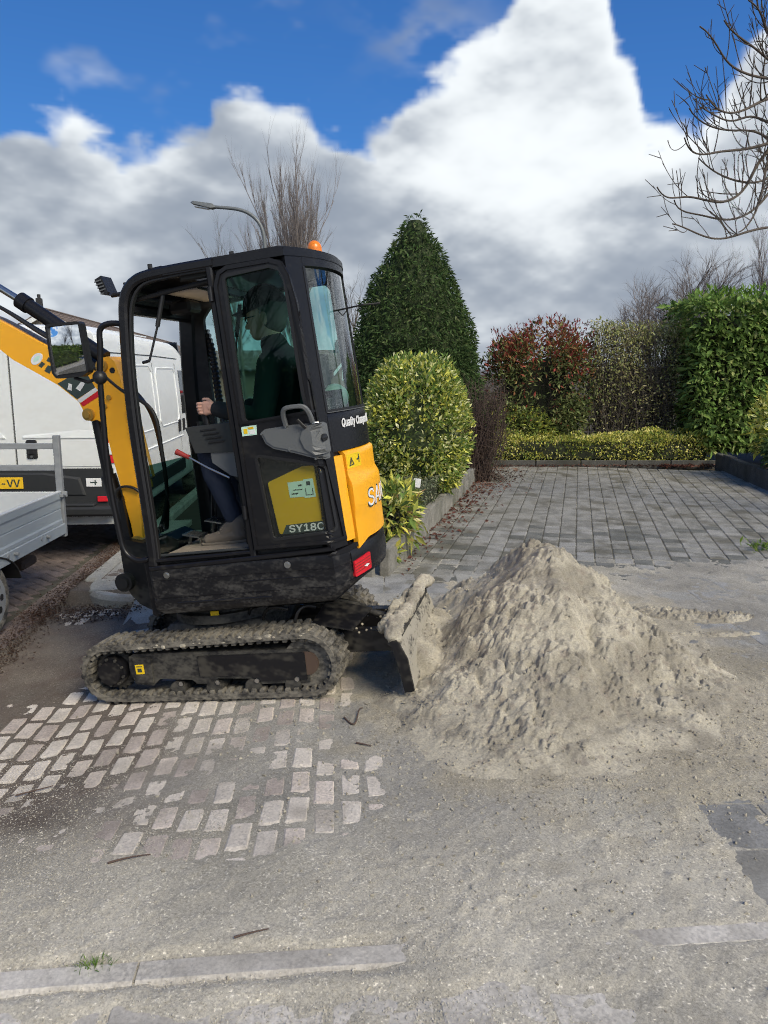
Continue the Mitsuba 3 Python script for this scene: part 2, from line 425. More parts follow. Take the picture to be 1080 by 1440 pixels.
def stone(sx, sy, h=.06, ch=.005, seed=0, rough=.0015):
    """a paving stone, top centre at the origin: chamfered, with a slightly uneven outline."""
    r = RS(seed)
    a, b = sx / 2, sy / 2
    ring = np.array([(-a + ch, -b), (a - ch, -b), (a, -b + ch), (a, b - ch), (a - ch, b), (-a + ch, b), (-a, b - ch), (-a, -b + ch)])
    ring = ring + r.uniform(-rough, rough, ring.shape)
    top = np.c_[ring * (1 - ch / min(a, b)), np.zeros(8)]
    mid = np.c_[ring, np.full(8, -ch)]
    bot = np.c_[ring, np.full(8, -h)]
    v = np.vstack([top, mid, bot, [[0, 0, 0.0006]]])
    f = []
    for k in range(8):
        n = (k + 1) % 8
        f += [(24, k, n), (k, 8 + k, 8 + n), (k, 8 + n, n), (8 + k, 16 + k, 16 + n), (8 + k, 16 + n, 8 + n)]
    return trimesh.Trimesh(v, np.array(f), process=False)


def place(x, y, z, rz, tx=0.0, ty=0.0):
    c, s = math.cos(rz), math.sin(rz)
    R = np.array([[c, -s, 0], [s, c, 0], [0, 0, 1.0]])
    A = np.array([[1, 0, 0], [0, 1, 0], [tx, ty, 1.0]])
    M = np.eye(4); M[:3, :3] = A @ R; M[:3, 3] = [x, y, z]
    return M


def slope(x, y):
    e = .03
    return float((gz(x + e, y) - gz(x - e, y)) / (2 * e)), float((gz(x, y + e) - gz(x, y - e)) / (2 * e))


def lay(parent, stones, variants, mats, piece, most=300, seed=0, jz=.0025, keyf=None):
    """stones: (x, y, rz). The ones that show largest become parts; the rest one part of stuff."""
    r = RS(seed)
    plies = [[mikit.ply(v, m) for m in mats] for v in variants]
    order = sorted(stones, key=keyf or (lambda s: s[0] ** 2 + s[1] ** 2))
    rest = []
    for k, (x, y, rz) in enumerate(order):
        sx, sy = slope(x, y)
        if abs(sx) > .4 or abs(sy) > .4: sx = sy = 0
        M = place(x, y, float(gz(x, y)) + r.uniform(-jz, jz), rz + r.uniform(-.012, .012), sx + r.uniform(-.006, .006), sy + r.uniform(-.006, .006))
        i = r.randint(len(variants)); j = r.randint(len(mats))
        if k < most:
            key = f'{parent}__{piece}' if k == 0 else f'{parent}__{piece}_{k:03d}'
            scene[key] = {**plies[i][j], 'to_world': T4(M.tolist())}
        else:
            rest.append(variants[i].copy().apply_transform(M))
    if rest:
        add(f'{parent}__far_{piece}s', rest, mats[0], kind='stuff')


# brick paving on the crossing
bp = struct('brick_paving', 'pale clinker bricks half buried in sand before the tracks')
rot = math.atan2(0.06, 1)
st = []
for i in range(26):
    q = -2.50 + .107 * i + .05
    off = RS(i + 50).uniform(0, .21)
    y = 2.32 + off
    while y < 4.55 or (q < -1.93 and y < 6.0):
        st.append((q - .06 * (y - 4), y, rot)); y += .2135
lay(bp, st, [stone(.088, .190, seed=i, ch=.009, rough=.0055) for i in range(6)], ['brick_pale', 'brick_pink', 'brick_pale', 'brick_dull'], 'brick', jz=.003, seed=3, keyf=lambda s: s[0] ** 2 * .3 + s[1] ** 2)

# grey tiles of the pavement behind the machine
sw = struct('pavement', 'grey concrete pavement tiles behind the excavator')
st = []
for i in range(9):
    q = -1.88 + .302 * i + .15
    for j in range(13):
        y = 4.62 + .302 * j + .15
        x = q - .06 * (y - 4)
        if y < 6.1 or x < -.45: st.append((x, y, rot))
for i in range(2):
    for j in range(10):
        y = 6.32 + .302 * j; q = -2.33 + .302 * i + .15
        if i == 0 or False: st.append((q - .06 * (y - 4), y, rot))
lay(sw, st, [stone(.296, .296, seed=i + 10) for i in range(3)], ['tile_grey', 'tile_grey', 'kerb_mat'], 'tile', seed=4)

# concrete tiles on the right and at the very front
rt = struct('forecourt', 'sand dusted concrete tiles beside and before the sand pile')
st = []
for i in range(9):
    for j in range(17):
        x = 1.205 + .302 * i + .15; y = 1.64 + .302 * j + .15
        if y > 6.55: continue
        st.append((x, y, 0.02))
for i in range(5):
    for j in range(6):
        st.append((-.3 + .302 * i + .15, 4.75 + .302 * j, 0.0))
lay(rt, st, [stone(.297, .297, seed=i + 20) for i in range(3)], ['tile_dark', 'tile_grey', 'tile_dark'], 'tile', seed=5)

ft = struct('front_paving', 'pale worn concrete tiles in front of the kerb')
st = [(-1.36 + .302 * i + .15, 1.71 + .025 * i, .08) for i in range(8)]
lay(ft, st, [stone(.29, .29, seed=i + 26, ch=.01, rough=.006) for i in range(3)], ['pale_concrete'], 'tile', seed=9)

add('near_road', gridmesh(*(lambda a: (a[0], a[1], gz(a[0], a[1]) - .012))(np.meshgrid(np.arange(-2.5, 7, .25), np.arange(-8, 1.75, .25)))), 'tile_grey', smooth=True)
labels['near_road'] = {'kind': 'structure', 'label': 'grey paving in front of the tiles'}

# kerbs
kb = struct('crossing_kerb', 'sand covered concrete kerb at the front of the crossing')
for i in range(4):
    px_ = np.linspace(-1.72 + i, -.728 + i, 12); py_ = 2.025 + .083 * px_
    m = barpath(np.stack([px_, py_, gz(px_, py_) - .0435], -1), .115, .1, up=(0, 0, 1))
    add(f'{kb}__kerb_stone', m, 'pale_concrete')
sk = struct('street_kerb', 'raised concrete kerb along the street with a rounded end')
pth = []
for y in np.arange(6.45, 14.1, 1.0):
    x = -2.45 - .06 * (y + .5 - 4)
    add(f'{sk}__kerb_stone', cbox((0, 0, -.1), (.13, .99, .22), .025), 'kerb_mat', M=place(x + .05, y + .5, -.062, rot))
ends = []
for a in np.linspace(0, math.pi / 2 + .25, 9):
    ends.append((-2.40 + .23 - .29 * math.cos(a), 6.38 - .29 * math.sin(a) + .0, -.085 - .03 * a / 1.6))
ends = [(-2.46, 6.44, -.075)] + ends + [(-1.95, 6.10, -.135)]
add(f'{sk}__kerb_end', barpath([(a, b, c - .08) for a, b, c in ends], .14, .2, up=(0, 0, 1)), 'kerb_mat', smooth=35)

# street in herringbone
stt = struct('street', 'dark herringbone brick street at the left')
L, W2 = .214, .107
st = []
for i in range(-60, 60):
    for j in range(-40, 40):
        # herringbone lattice turned by 45 degrees
        for kk, (ax, ay, rr) in enumerate([(W2 * i + 0 + L / 2, W2 * i + W2 / 2, 0.0), (W2 * i + W2 / 2, W2 * i + W2 + L / 2, math.pi / 2)]):
            px_, py_ = ax + j * 2 * L, ay
            c45, s45 = math.cos(math.pi / 4 + rot), math.sin(math.pi / 4 + rot)
            X = c45 * px_ - s45 * py_ - 4.2; Y = s45 * px_ + c45 * py_ + 6.0
            q = X + .06 * (Y - 4)
            if -5.6 < q < -2.83 and 3.4 < Y < 10.2:
                st.append((X, Y, math.pi / 4 + rot + rr))
for i in range(30):
    for k in range(2):
        y = 3.5 + i * .2135; q = -2.77 + k * .108
        st.append((q - .06 * (y - 4), y, rot + math.pi / 2 * 0))
sv = [stone(.205, .1, seed=i + 30, ch=.008, rough=.003) for i in range(3)]


def lay_street():
    fix = []
    for (x, y, rz) in st:
        fix.append((x, y, rz if abs(rz - rot) > 1e-6 else rz + math.pi / 2))
    lay(stt, fix, sv, ['street_brick', 'street_brick_b', 'street_brick'], 'brick', seed=6, jz=.004, keyf=lambda s: abs(s[0] + 2.9) + abs(s[1] - 6.2) * .6)


lay_street()
xs, ys = np.meshgrid(np.r_[-9, -6, -5.5, -4, -2.56], np.arange(-10, 60, 1.0))
add('street__brick_bed', gridmesh(xs - .06 * (ys - 4), ys, xs * 0 - .212), 'joint_mat')

# driveway of grey pavers
dw = struct('driveway', 'weathered grey paver driveway between the planted borders')
D = np.array([.242, .970]); D /= np.linalg.norm(D); N = np.array([D[1], -D[0]])
org = np.array([0.02, 6.28]); dang = math.atan2(-D[0], D[1])
st = []
for i in range(27):
    for j in range(-9, 41):
        P = org + N * (.172 * i + .09) + D * (.2 * j + .1)
        lim = 5.72 + .12 * P[0] + .28 * float(sstep(.9, 1.8, P[0]))
        if P[1] > lim and P[1] < 13.85 and P[0] < 6.15:
            st.append((P[0], P[1], dang))
lay(dw, st, [stone(.1655, .186, seed=i + 40, ch=.006, rough=.004) for i in range(4)], ['paver_a', 'paver_b', 'paver_a', 'paver_c'], 'paver', seed=8, jz=.002,
    keyf=lambda s: (s[0] - 1.9) ** 2 * .5 + s[1] ** 2)
dp = [org + N * a + D * b for a, b in ((-.05, -.3), (4.7, -1.8), (4.7, 7.8), (-.05, 8.2))]
add(f'{dw}__joint_bed', prism([tuple(p) for p in dp], -.03, -.0045, 'uv'), 'joint_mat')

# thin sand over it all: its height decides where the stones show
xs = np.arange(-2.75, 3.7, .0135); ys = np.arange(1.5, 6.95, .0135)
SX, SY = np.meshgrid(xs, ys)
P3 = np.stack([SX, SY, SX * 0], -1)
Q = SX + .06 * (SY - 4)
wob = (nfbm(P3 * 1.7, 4, 21) - .5)
wob2 = (nfbm(P3 * 5.5, 4, 22) - .5)


def softbox(x0, x1, y0, y1, s=.25, A=None, B=None):
    A = SX if A is None else A
    B = SY if B is None else B
    a = A + wob * .55; b = B + wob2 * .45
    return sstep(x0 - s / 2, x0 + s / 2, a) * sstep(x1 + s / 2, x1 - s / 2, a) * sstep(y0 - s / 2, y0 + s / 2, b) * sstep(y1 + s / 2, y1 - s / 2, b)


def disc(x, y, r, s=.5):
    return sstep(r + s / 2, r - s / 2, np.hypot(SX - x + wob * .4, SY - y + wob2 * .3))


ex = np.zeros_like(SX)
ex = np.maximum(ex, .95 * softbox(-2.0, -.10, 2.50, 4.7, .25, A=Q))
ex = np.maximum(ex, .55 * softbox(-2.9, -1.6, 2.5, 6.3, .4, A=Q))
ex = ex * (1 - .62 * disc(-1.22, 2.88, .28)) * (1 - .55 * disc(-.72, 3.22, .13, .3)) * (1 - .5 * disc(-1.5, 2.75, .3)) * (1 - .75 * softbox(-2.6, -1.9, 4.1, 6.2, .3, A=Q)) * (1 - .35 * disc(-.3, 3.5, .12, .2))
ex = np.maximum(ex, .98 * softbox(-.86, -.15, 2.46, 3.14, .2))
ex = np.maximum(ex, .50 * softbox(-1.9, -.02, 2.36, 4.6, .5, A=Q))
ex = np.maximum(ex, .52 * softbox(-.2, .06, 2.75, 3.5, .2))
ex = np.maximum(ex, 1.0 * softbox(-1.9, -.1, 4.62, 7.5, .12, A=Q))
ex = np.maximum(ex, .88 * sstep(1.18, 1.3, SX + wob * .05) * sstep(3.05, 2.85, SY + wob2 * .15))
ex = np.maximum(ex, .80 * sstep(1.92, 1.84, SY - .083 * SX + wob2 * .12) * sstep(.85, .6, SX + wob * .3))
ex = np.maximum(ex, 1.0 * sstep(.085, .05, np.abs(SY - (2.025 + .083 * SX)) + wob2 * .05) * sstep(.25, -.0, SX + wob * .5))
ex = np.maximum(ex, .72 * sstep(.07, .02, np.abs(SY - (2.025 + .083 * SX)) + wob2 * .05) * sstep(.75, .85, SX + wob * .2))
ex = np.maximum(ex, .60 * softbox(1.9, 3.9, 4.2, 7.2, .5))
ex = np.maximum(ex, .95 * sstep(5.85, 6.3, SY + wob * .7 - .12 * SX - .35 * sstep(1.0, 1.9, SX)))
ex = np.maximum(ex, .9 * softbox(-.2, .6, 5.2, 7, .3))
ex = np.maximum(ex, 1.0 * sstep(-2.5, -2.56, Q))
gritn = nfbm(P3 * 38, 2, 25) - .5
wob3 = nfbm(P3 * 19, 3, 26) - .5
SH = (1 - ex) * (.0100 + .009 * wob) + ex * (-.0045) + .0115 * wob2 * (1 - .35 * ex) + .0085 * wob3 + .0045 * gritn * (1 - .3 * ex)
SH += .010 * sstep(.58, .9, nfbm(P3 * 13, 3, 29)) * (1 - ex) * sstep(.35, .6, nfbm(P3 * 2.2, 2, 31) + .12)
# crawler marks, loose crumbs thrown between pile and blade
SH += .02 * disc(.25, 3.55, .35) * (.4 + nfbm(P3 * 20, 3, 33))
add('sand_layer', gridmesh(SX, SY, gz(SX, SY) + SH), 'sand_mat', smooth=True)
labels['sand_layer'] = {'kind': 'structure', 'label': 'thin spilled sand and dirt over the paving'}


def top_z(x, y):
    """height of what is walked on: sand where it lies higher than the stones."""
    i = int(np.clip(round((y - ys[0]) / .0135), 0, len(ys) - 1)); j = int(np.clip(round((x - xs[0]) / .0135), 0, len(xs) - 1))
    return float(gz(x, y) + max(SH[i, j], 0))


# ------------------------------------------------------------------ sand pile
AP = np.array([0.99, 4.68])
outl = np.array([(.12, 4.1), (.10, 3.62), (.34, 3.22), (.6, 3.10), (1.01, 3.18), (1.42, 3.44), (1.82, 3.76), (1.98, 3.98), (1.80, 4.35), (1.80, 4.8), (1.66, 5.4), (1.3, 5.85), (.75, 5.8), (.35, 5.4), (.2, 4.7)]) - AP
oa = np.arctan2(outl[:, 1], outl[:, 0]); orr = np.hypot(outl[:, 0], outl[:, 1]); o_ = np.argsort(oa); oa, orr = oa[o_], orr[o_]
xs2 = np.arange(-.32, 2.6, .0082); ys2 = np.arange(2.7, 6.0, .0082)
PX, PY = np.meshgrid(xs2, ys2)
PP = np.stack([PX, PY, PX * 0], -1)


def worley(x, y, s, seed):
    X, Y = x * s, y * s
    ix, iy = np.floor(X), np.floor(Y)
    best = np.full(X.shape, 9.0); rnd = np.zeros(X.shape)
    for a in (-1, 0, 1):
        for b in (-1, 0, 1):
            cx, cy = ix + a, iy + b
            h = np.stack([cx, cy, cx * 0], -1)
            jx = nno(h + .0, seed); jy = nno(h, seed + 7); rr = nno(h, seed + 13)
            d = np.hypot(cx + jx - X, cy + jy - Y)
            rnd = np.where(d < best, rr, rnd); best = np.minimum(best, d)
    return best, rnd


def pile_h(x, y):
    p = np.stack([x, y, x * 0], -1)
    wx = (nfbm(p * 4, 3, 41) - .5) * .2; wy = (nfbm(p * 4, 3, 42) - .5) * .2
    dx, dy = x - AP[0] + wx, y - AP[1] + wy
    th = np.arctan2(dy, dx); r = np.hypot(dx, dy)
    R = np.interp(th, np.r_[oa - 2 * np.pi, oa, oa + 2 * np.pi], np.r_[orr, orr, orr])
    rho = r / R
    h = .73 * np.log1p(np.exp(np.clip((1 - rho) * 11, -30, 30))) / 11 * (1 + .03 * np.sin(np.clip(rho, 0, 1) * np.pi)) * (1 - .10 * np.exp(-(r / .10) ** 2))
    # a ridge running down towards the front, a slumped flank on its right
    rx = AP[0] + .05 + .03 * np.sin(y * 3)
    h += .075 * np.exp(-((x - rx + .07) / .16) ** 2) * sstep(4.7, 4.3, y) * sstep(3.15, 3.6, y)
    h -= .055 * np.exp(-((x - rx - .09) / .07) ** 2) * sstep(4.6, 4.2, y) * sstep(3.2, 3.7, y)
    h -= .05 * np.exp(-((x - rx - .42) / .17) ** 2) * sstep(4.7, 4.3, y) * sstep(3.5, 3.9, y)
    bx, by = np.array([.32 - .13, 4.68 - 4.0]) / .706
    s_ = (x - .10) * by - (y - 4.0) * bx; l_ = (x - .10) * bx + (y - 4.0) * by
    h = np.maximum(h, .27 * np.exp(-(np.maximum(s_, 0) / .30) ** 2) * sstep(-.02, .03, s_) * sstep(-.14, .06, l_ + wx * .4) * sstep(1.0, .7, l_))
    return h, rho


H, rho = pile_h(PX, PY)
k1, r1 = worley(PX + (nfbm(PP * 9, 2, 61) - .5) * .08, PY, 10, 51)
k2, r2 = worley(PX + .3, PY + (nfbm(PP * 20, 2, 62) - .5) * .04, 26, 52)
k3, r3 = worley(PX, PY + .7, 52, 53)
body = sstep(1.10, .84, rho)
dome = lambda k, R: np.sqrt(np.clip(1 - (k / R) ** 2, 0, 1))
bl = lambda f, sd: np.abs(2 * nno(np.stack([PX * f + (nfbm(PP * f * .5, 2, sd) - .5) * 1.6, PY * f + (nfbm(PP * f * .5 + 9, 2, sd) - .5) * 1.6, PX * 0 + sd], -1), sd) - 1)
rough_ = sstep(.30, .62, nfbm(PP * 3.3, 3, 65))
clod = .034 * dome(k1, .62) * r1 ** 5 + .020 * dome(k2, .60) * r2 ** 4 + (.025 * bl(9, 91) + .020 * bl(20, 92) + .017 * bl(41, 93) + .010 * bl(78, 94)) * (.25 + .75 * rough_)
big = (nfbm(PP * 3.0, 3, 55) - .5) * .10
smoothpatch = sstep(.55, .68, nfbm(PP * 3.1 + 5, 3, 57))
H2 = H + body * (clod * (1 - .65 * smoothpatch) + big * sstep(1, .7, rho)) - .05 * sstep(1.0, 1.40, rho)
rg = 1 - np.abs(2 * nfbm(PP * 7.5 + 2, 3, 63) - 1)
H2 -= body * .030 * sstep(1.0, .9, rho) - body * (-.016 * sstep(.94, 1.0, rg)) * rough_
sp_ = thing('sand_pile', 'heap of lumpy grey beige sand behind the blade', 'sand pile')
pm = gridmesh(PX, PY, gz(PX, PY) + H2 - .004)
add(f'{sp_}__heap', pm, 'pile_mat', smooth=True)


CLOD = []
for k in range(8):
    m = trimesh.convex.convex_hull(unit0(RS(k).normal(size=(11, 3))) * RS(k + 20).uniform(.6, 1.15, (11, 1)) * RS(k + 40).uniform(.7, 1.25, 3))
    CLOD.append((np.array(m.vertices), np.array(m.faces)))


GRAIN = []
for k in range(8):
    m = trimesh.convex.convex_hull(unit0(np.vstack([np.eye(3), -np.eye(3)]) + RS(k + 60).normal(size=(6, 3)) * .35) * RS(k + 70).uniform(.7, 1.2, (6, 1)))
    GRAIN.append((np.array(m.vertices), np.array(m.faces)))


def clods(P, seed, smin, smax, CLOD=CLOD, pw=2.6):
    r = RS(seed); n = len(P)
    S = smin * (smax / smin) ** (r.rand(n) ** pw); A = r.rand(n) * 6.28; which = r.randint(8, size=n)
    V, F, o = [], [], 0
    for k in range(8):
        v, f = CLOD[k]; i = np.nonzero(which == k)[0]
        c, s = np.cos(A[i])[:, None], np.sin(A[i])[:, None]
        w = np.stack([c * v[:, 0] - s * v[:, 1], s * v[:, 0] + c * v[:, 1], .8 * v[:, 2] + .25 + 0 * c], -1) * S[i][:, None, None] + P[i][:, None]
        V.append(w.reshape(-1, 3)); F.append((f[None] + (np.arange(len(i)) * len(v))[:, None, None]).reshape(-1, 3) + o); o += len(i) * len(v)
    return trimesh.Trimesh(np.vstack(V), np.vstack(F), process=False)


def atgrid(G, gx_, gy_, x, y):
    i = np.clip(np.round((y - gy_[0]) / (gy_[1] - gy_[0])).astype(int), 0, len(gy_) - 1); j = np.clip(np.round((x - gx_[0]) / (gx_[1] - gx_[0])).astype(int), 0, len(gx_) - 1)
    return G[i, j]


def floor_z(x, y):
    return gz(x, y) + np.maximum(atgrid(SH, xs, ys, x, y), 0)


r = RS(71)
x, y = r.uniform(0, 2.4, 9000), r.uniform(2.9, 5.4, 9000)
ro = atgrid(rho, xs2, ys2, x, y); k = (ro < 1.08) & (r.rand(9000) < .10 + .9 * ro ** 3); x, y = x[k], y[k]
add(f'{sp_}__clod', clods(np.stack([x, y, gz(x, y) + atgrid(H2, xs2, ys2, x, y)], -1), 71, .0022, .011), 'pile_mat', kind='stuff')

r = RS(72)
x, y = AP[0] - .1 + r.normal(size=20000) * 1.0, 3.6 + r.normal(size=20000) * .8
_, ro = pile_h(x, y)
k = (y > 1.6) & (y < 6.2) & (np.abs(x) < 2.5) & (ro > .98) & (r.rand(20000) < 1.3 / ro ** 2.2); x, y = x[k], y[k]
add('sand_crumbs', clods(np.stack([x, y, floor_z(x, y)], -1), 72, .002, .011), 'pile_mat')
labels['sand_crumbs'] = {'kind': 'stuff', 'label': 'crumbs of sand strewn round the heap', 'category': 'sand'}

r = RS(73)
x, y = r.uniform(-1.9, 1.9, 70000), 1.62 + 2.2 * r.rand(70000) ** 1.7
patch = nfbm(np.stack([x * 2.2, y * 2.2, x * 0], -1), 3, 77); k = r.rand(len(x)) < sstep(.36, .62, patch); x, y = x[k], y[k]
add('grit', clods(np.stack([x, y, floor_z(x, y)], -1), 73, .0016, .0046, GRAIN, 1.8), 'grit_mat')
labels['grit'] = {'kind': 'stuff', 'label': 'coarse grit and small stones on the sandy ground', 'category': 'grit'}

# two low sand ridges right of the pile
for key, pts, mat, lb in (('sand_ridge', [(1.72, 5.35), (2.0, 5.30), (2.35, 5.22), (2.62, 5.25)], 'pile_mat', 'longer crumbly ridge of darker sand right of the heap'), ('sand_ridge', [(1.86, 4.86), (2.2, 4.86), (2.5, 4.88)], 'pile_mat', 'thin low sand ridge right of the heap, nearer one')):
    k = thing(key, lb, 'sand ridge')
    wid = .15 if pts[0][1] > 5 else .05
    px = smoothpath([(a, b, 0) for a, b in pts], 42)
    GXr, t = np.meshgrid(np.linspace(-1, 1, 41), np.arange(len(px)))
    tap = np.sin(np.linspace(.12, math.pi - .12, len(px)))[:, None] ** .5
    Xr = px[:, 0][:, None] + GXr * 0; Yr = px[:, 1][:, None] + GXr * wid * tap
    pp = np.stack([Xr, Yr, Xr * 0], -1)
    wk1, wr1 = worley(Xr, Yr, 26, 83); wk2, wr2 = worley(Xr + .4, Yr, 55, 84)
    Zr = (1 - GXr ** 2) * wid * .26 * tap * (.2 + 1.2 * nfbm(pp * 9, 3, 81)) + (1 - GXr ** 2) ** .5 * (.030 * dome(wk1, .6) * wr1 ** 1.5 + .014 * dome(wk2, .6) * wr2) * (wid / .15) ** .5 - .005
    add(f'{k}__heap', gridmesh(Xr, Yr, Zr), mat, smooth=True)

# ------------------------------------------------------------------ mini excavator (u forward, v to its near side, w up)
PSI, TAU = math.radians(12), math.radians(7.3)
FV = np.array([-math.cos(PSI) * math.cos(TAU), math.sin(PSI) * math.cos(TAU), -math.sin(TAU)])
LV = np.cross([0, 0, 1], FV); LV /= np.linalg.norm(LV)
WV = np.cross(FV, LV)
MO = np.array([-0.848, 4.428, -0.068])
MM = np.eye(4); MM[:3, 0] = FV; MM[:3, 1] = LV; MM[:3, 2] = WV; MM[:3, 3] = MO
EX = thing('mini_excavator', 'black and yellow mini excavator on rubber tracks with its cab door frame open in front', 'excavator')


def ex(part, mesh, bsdf, smooth=False, label=None, kind=None):
    return add(f'{EX}__{part}', mesh, bsdf, smooth=smooth, M=MM, label=label, kind=kind)


UT_U = np.array([-1.10, -1.089, -1.05, -1.0, -.95, -.90, -.85, -.81])
UT_T = np.radians([-20, -13, 3.6, 12.2, 18.5, 23.6, 27.8, 31.2])


def Rb(w):
    return .945 - .045 * np.clip((np.asarray(w) - .85) / 1.35, 0, 1)


def bend(m, size=.05):
    v, f = trimesh.remesh.subdivide_to_size(m.vertices, m.faces, size, max_iter=12)
    m = trimesh.Trimesh(v, f, process=True)
    v = m.vertices.copy(); k = v[:, 0] < -.81
    th = np.interp(v[k, 0], UT_U, UT_T)
    R = np.where(True, Rb(v[k, 2]), 0)
    s = np.clip((-.81 - v[k, 0]) / .03, 0, 1)
    R = (1 - s) * .945 + s * R + (v[k, 1] - .49)
    v[k] = np.c_[-R * np.cos(th), R * np.sin(th), v[k, 2]]
    m.vertices = v
    return m


def band(th0, th1, w0, w1, off=0.0, depth=.02, nth=20, nw=6, wtop=None, Rfn=None):
    """a curved panel of the tail, its rims turned inwards."""
    th = np.radians(np.linspace(th0, th1, nth)); ww = np.linspace(0, 1, nw)
    rows = []
    for k in range(-1, nw + 1):
        t = ww[min(max(k, 0), nw - 1)]
        o = off - (depth if k in (-1, nw) else 0)
        row = []
        for j in range(-1, nth + 1):
            a = th[min(max(j, 0), nth - 1)]
            oo = o - (depth if (j in (-1, nth) and k not in (-1, nw)) else 0)
            lo = w0(a) if callable(w0) else w0; hi = w1(a) if callable(w1) else w1
            w = lo + (hi - lo) * t
            R = (Rfn(w) if Rfn else float(Rb(w))) + oo
            row.append((-R * math.cos(a), R * math.sin(a), w))
        rows.append(row)
    A = np.array(rows)
    m = gridmesh(A[..., 0], A[..., 1], A[..., 2])
    return m


# --- undercarriage
def track_path(off, n=240):
    c0, r0, c1, r1 = np.array([.596, .19]), .155, np.array([-.572, .192]), .168
    pts = []
    for c, r in ((c0, r0), (c1, r1)):
        a = np.linspace(0, 2 * np.pi, 200, endpoint=False); pts.append(c + r * np.c_[np.cos(a), np.sin(a)])
    pts.append(np.array([[.5, .03], [-.5, .03]]))
    h = shapely.convex_hull(shapely.MultiPoint(np.vstack(pts))).buffer(off + .006, quad_segs=24)
    ring = h.exterior
    s = np.linspace(0, ring.length, n, endpoint=False)
    p = np.array([ring.interpolate(x).coords[0] for x in s])
    return p, ring


def track(v0, v1, name, parts, label):
    p, ring = track_path(0.0, 260)
    q, _ = track_path(-.026, 260)
    outer = Polygon(ring); inner = Polygon(ring).buffer(-.026)
    belt = prism(outer.difference(inner), v0, v1)
    for_sag = belt.vertices.copy()
    tk = ex(name, belt, 'rubber', smooth=30, label=label)
    L_ = ring.length; n = 66
    lugs = []
    for k in range(n):
        s = k * L_ / n
        a = np.array(ring.interpolate(s).coords[0]); b = np.array(ring.interpolate((s + .004) % L_).coords[0])
        t = (b - a) / np.linalg.norm(b - a); nn = np.array([t[1], -t[0]])
        if Polygon(ring).contains(shapely.Point(*(a + nn * .01))): nn = -nn
        for (va, vb, sh) in ((v0 + .012, v0 + .125, 0.0), (v0 + .11, v1 - .012, .5)):
            c = np.array(ring.interpolate((s + sh * L_ / n) % L_).coords[0])
            hl = .013
            P = []
            for dt, dn in ((-hl - .007, -.004), (hl + .007, -.004), (hl - .002, .018), (-hl + .002, .018)):
                g = c + t * dt + nn * dn
                P += [(g[0], va, g[1]), (g[0], vb, g[1])]
            lugs.append(hullof(P))
    if parts:
        for m in lugs: add(f'{tk}__lug', m, 'rubber', M=MM)
    else:
        add(f'{tk}__lugs', lugs, 'rubber', M=MM, kind='stuff')
    # inner guide teeth, seen along the lower run
    ri = inner.exterior; teeth = []
    for k in range(n):
        s = (k + .5) * ri.length / n
        a = np.array(ri.interpolate(s).coords[0]); b = np.array(ri.interpolate((s + .004) % ri.length).coords[0])
        t = (b - a) / np.linalg.norm(b - a); nn = np.array([-t[1], t[0]])
        if not inner.contains(shapely.Point(*(a + nn * .01))): nn = -nn
        P = []
        for dt, dn in ((-.016, -.003), (.016, -.003), (.011, .018), (-.011, .018)):
            g = a + t * dt + nn * dn; P += [(g[0], v1 - .075, g[1]), (g[0], v1 - .012, g[1])]
        teeth.append(hullof(P))
    add(f'{tk}__guide_teeth', teeth, 'rubber', M=MM, kind='stuff')
    return tk


trk = track(.26, .49, 'track', True, 'near rubber track caked with sand on its upper run')
trk2 = track(-.49, -.26, 'track', False, None)
# caked sand on the upper run of the near track, and on the far one's rear end
r = RS(5)
for side_, (va, vb) in (('near', (.27, .488)), ('far', (-.485, -.28))):
    mud = []
    for k in range(420):
        u = r.uniform(-.62, .62); v = r.uniform(va, vb)
        w = .348 + .035 * np.interp(u, [-.62, .6], [.75, -.05]) - .012 + r.uniform(-.012, .006)
        s = r.uniform(.005, .017)
        b = trimesh.creation.icosphere(1, 1.0); b.vertices = b.vertices * [s * r.uniform(.9, 1.8), s * r.uniform(.9, 1.5), s * r.uniform(.5, .9)] + [u, v, w]
        mud.append(lump(b, .006, 60, k))
    add(f'{trk if side_ == "near" else trk2}__mud', mud, 'pile_mat', M=MM, kind='stuff')


def frame(v0, v1, dark=True):
    pol = [(.47, .275), (.44, .29), (-.565, .272), (-.595, .255), (-.575, .085), (-.30, .085), (-.26, .118), (-.20, .12), (-.05, .128), (-.01, .096), (.08, .1), (.107, .125), (.30, .138), (.35, .1), (.455, .112), (.48, .2)]
    return [prism(Polygon(pol), v0, v1)]


fr = ex('track_frame', frame(.29, .452), 'black_dull')
add(f'{fr}__side_plate', prism(Polygon([(-.57, .255), (.05, .262), (.05, .145), (-.24, .140), (-.29, .105), (-.565, .103)]), .452, .462), 'black_paint', M=MM)
add(f'{fr}__end_plate', prism(Polygon([(.44, .27), (.33, .27), (.34, .12), (.44, .125)]), .452, .468), 'black_dull', M=MM)
st_ = add(f'{fr}__warning_sticker', cbox((.405, .470, .205), (.052, .003, .055), .001), 'sign_yellow', M=MM, label='small square yellow sticker')
add(f'{st_}', [cbox((.405, .4725, .222), (.034, .001, .006), .0004), cbox((.405, .4725, .2), (.026, .001, .022), .0004)], 'dark_print', M=MM)
for u in (.2, -.02, -.25, -.48):
    add(f'{fr}__bottom_roller', cyl((u, .30, .075), (u, .46, .075), .045, 18), 'black_dull', smooth=40, M=MM)
    add(f'{fr}__bolt', cyl((u - .03, .455, .11), (u - .03, .47, .11), .013, 8), 'steel', M=MM)
ex('track_frame', frame(-.452, -.29), 'black_dull')
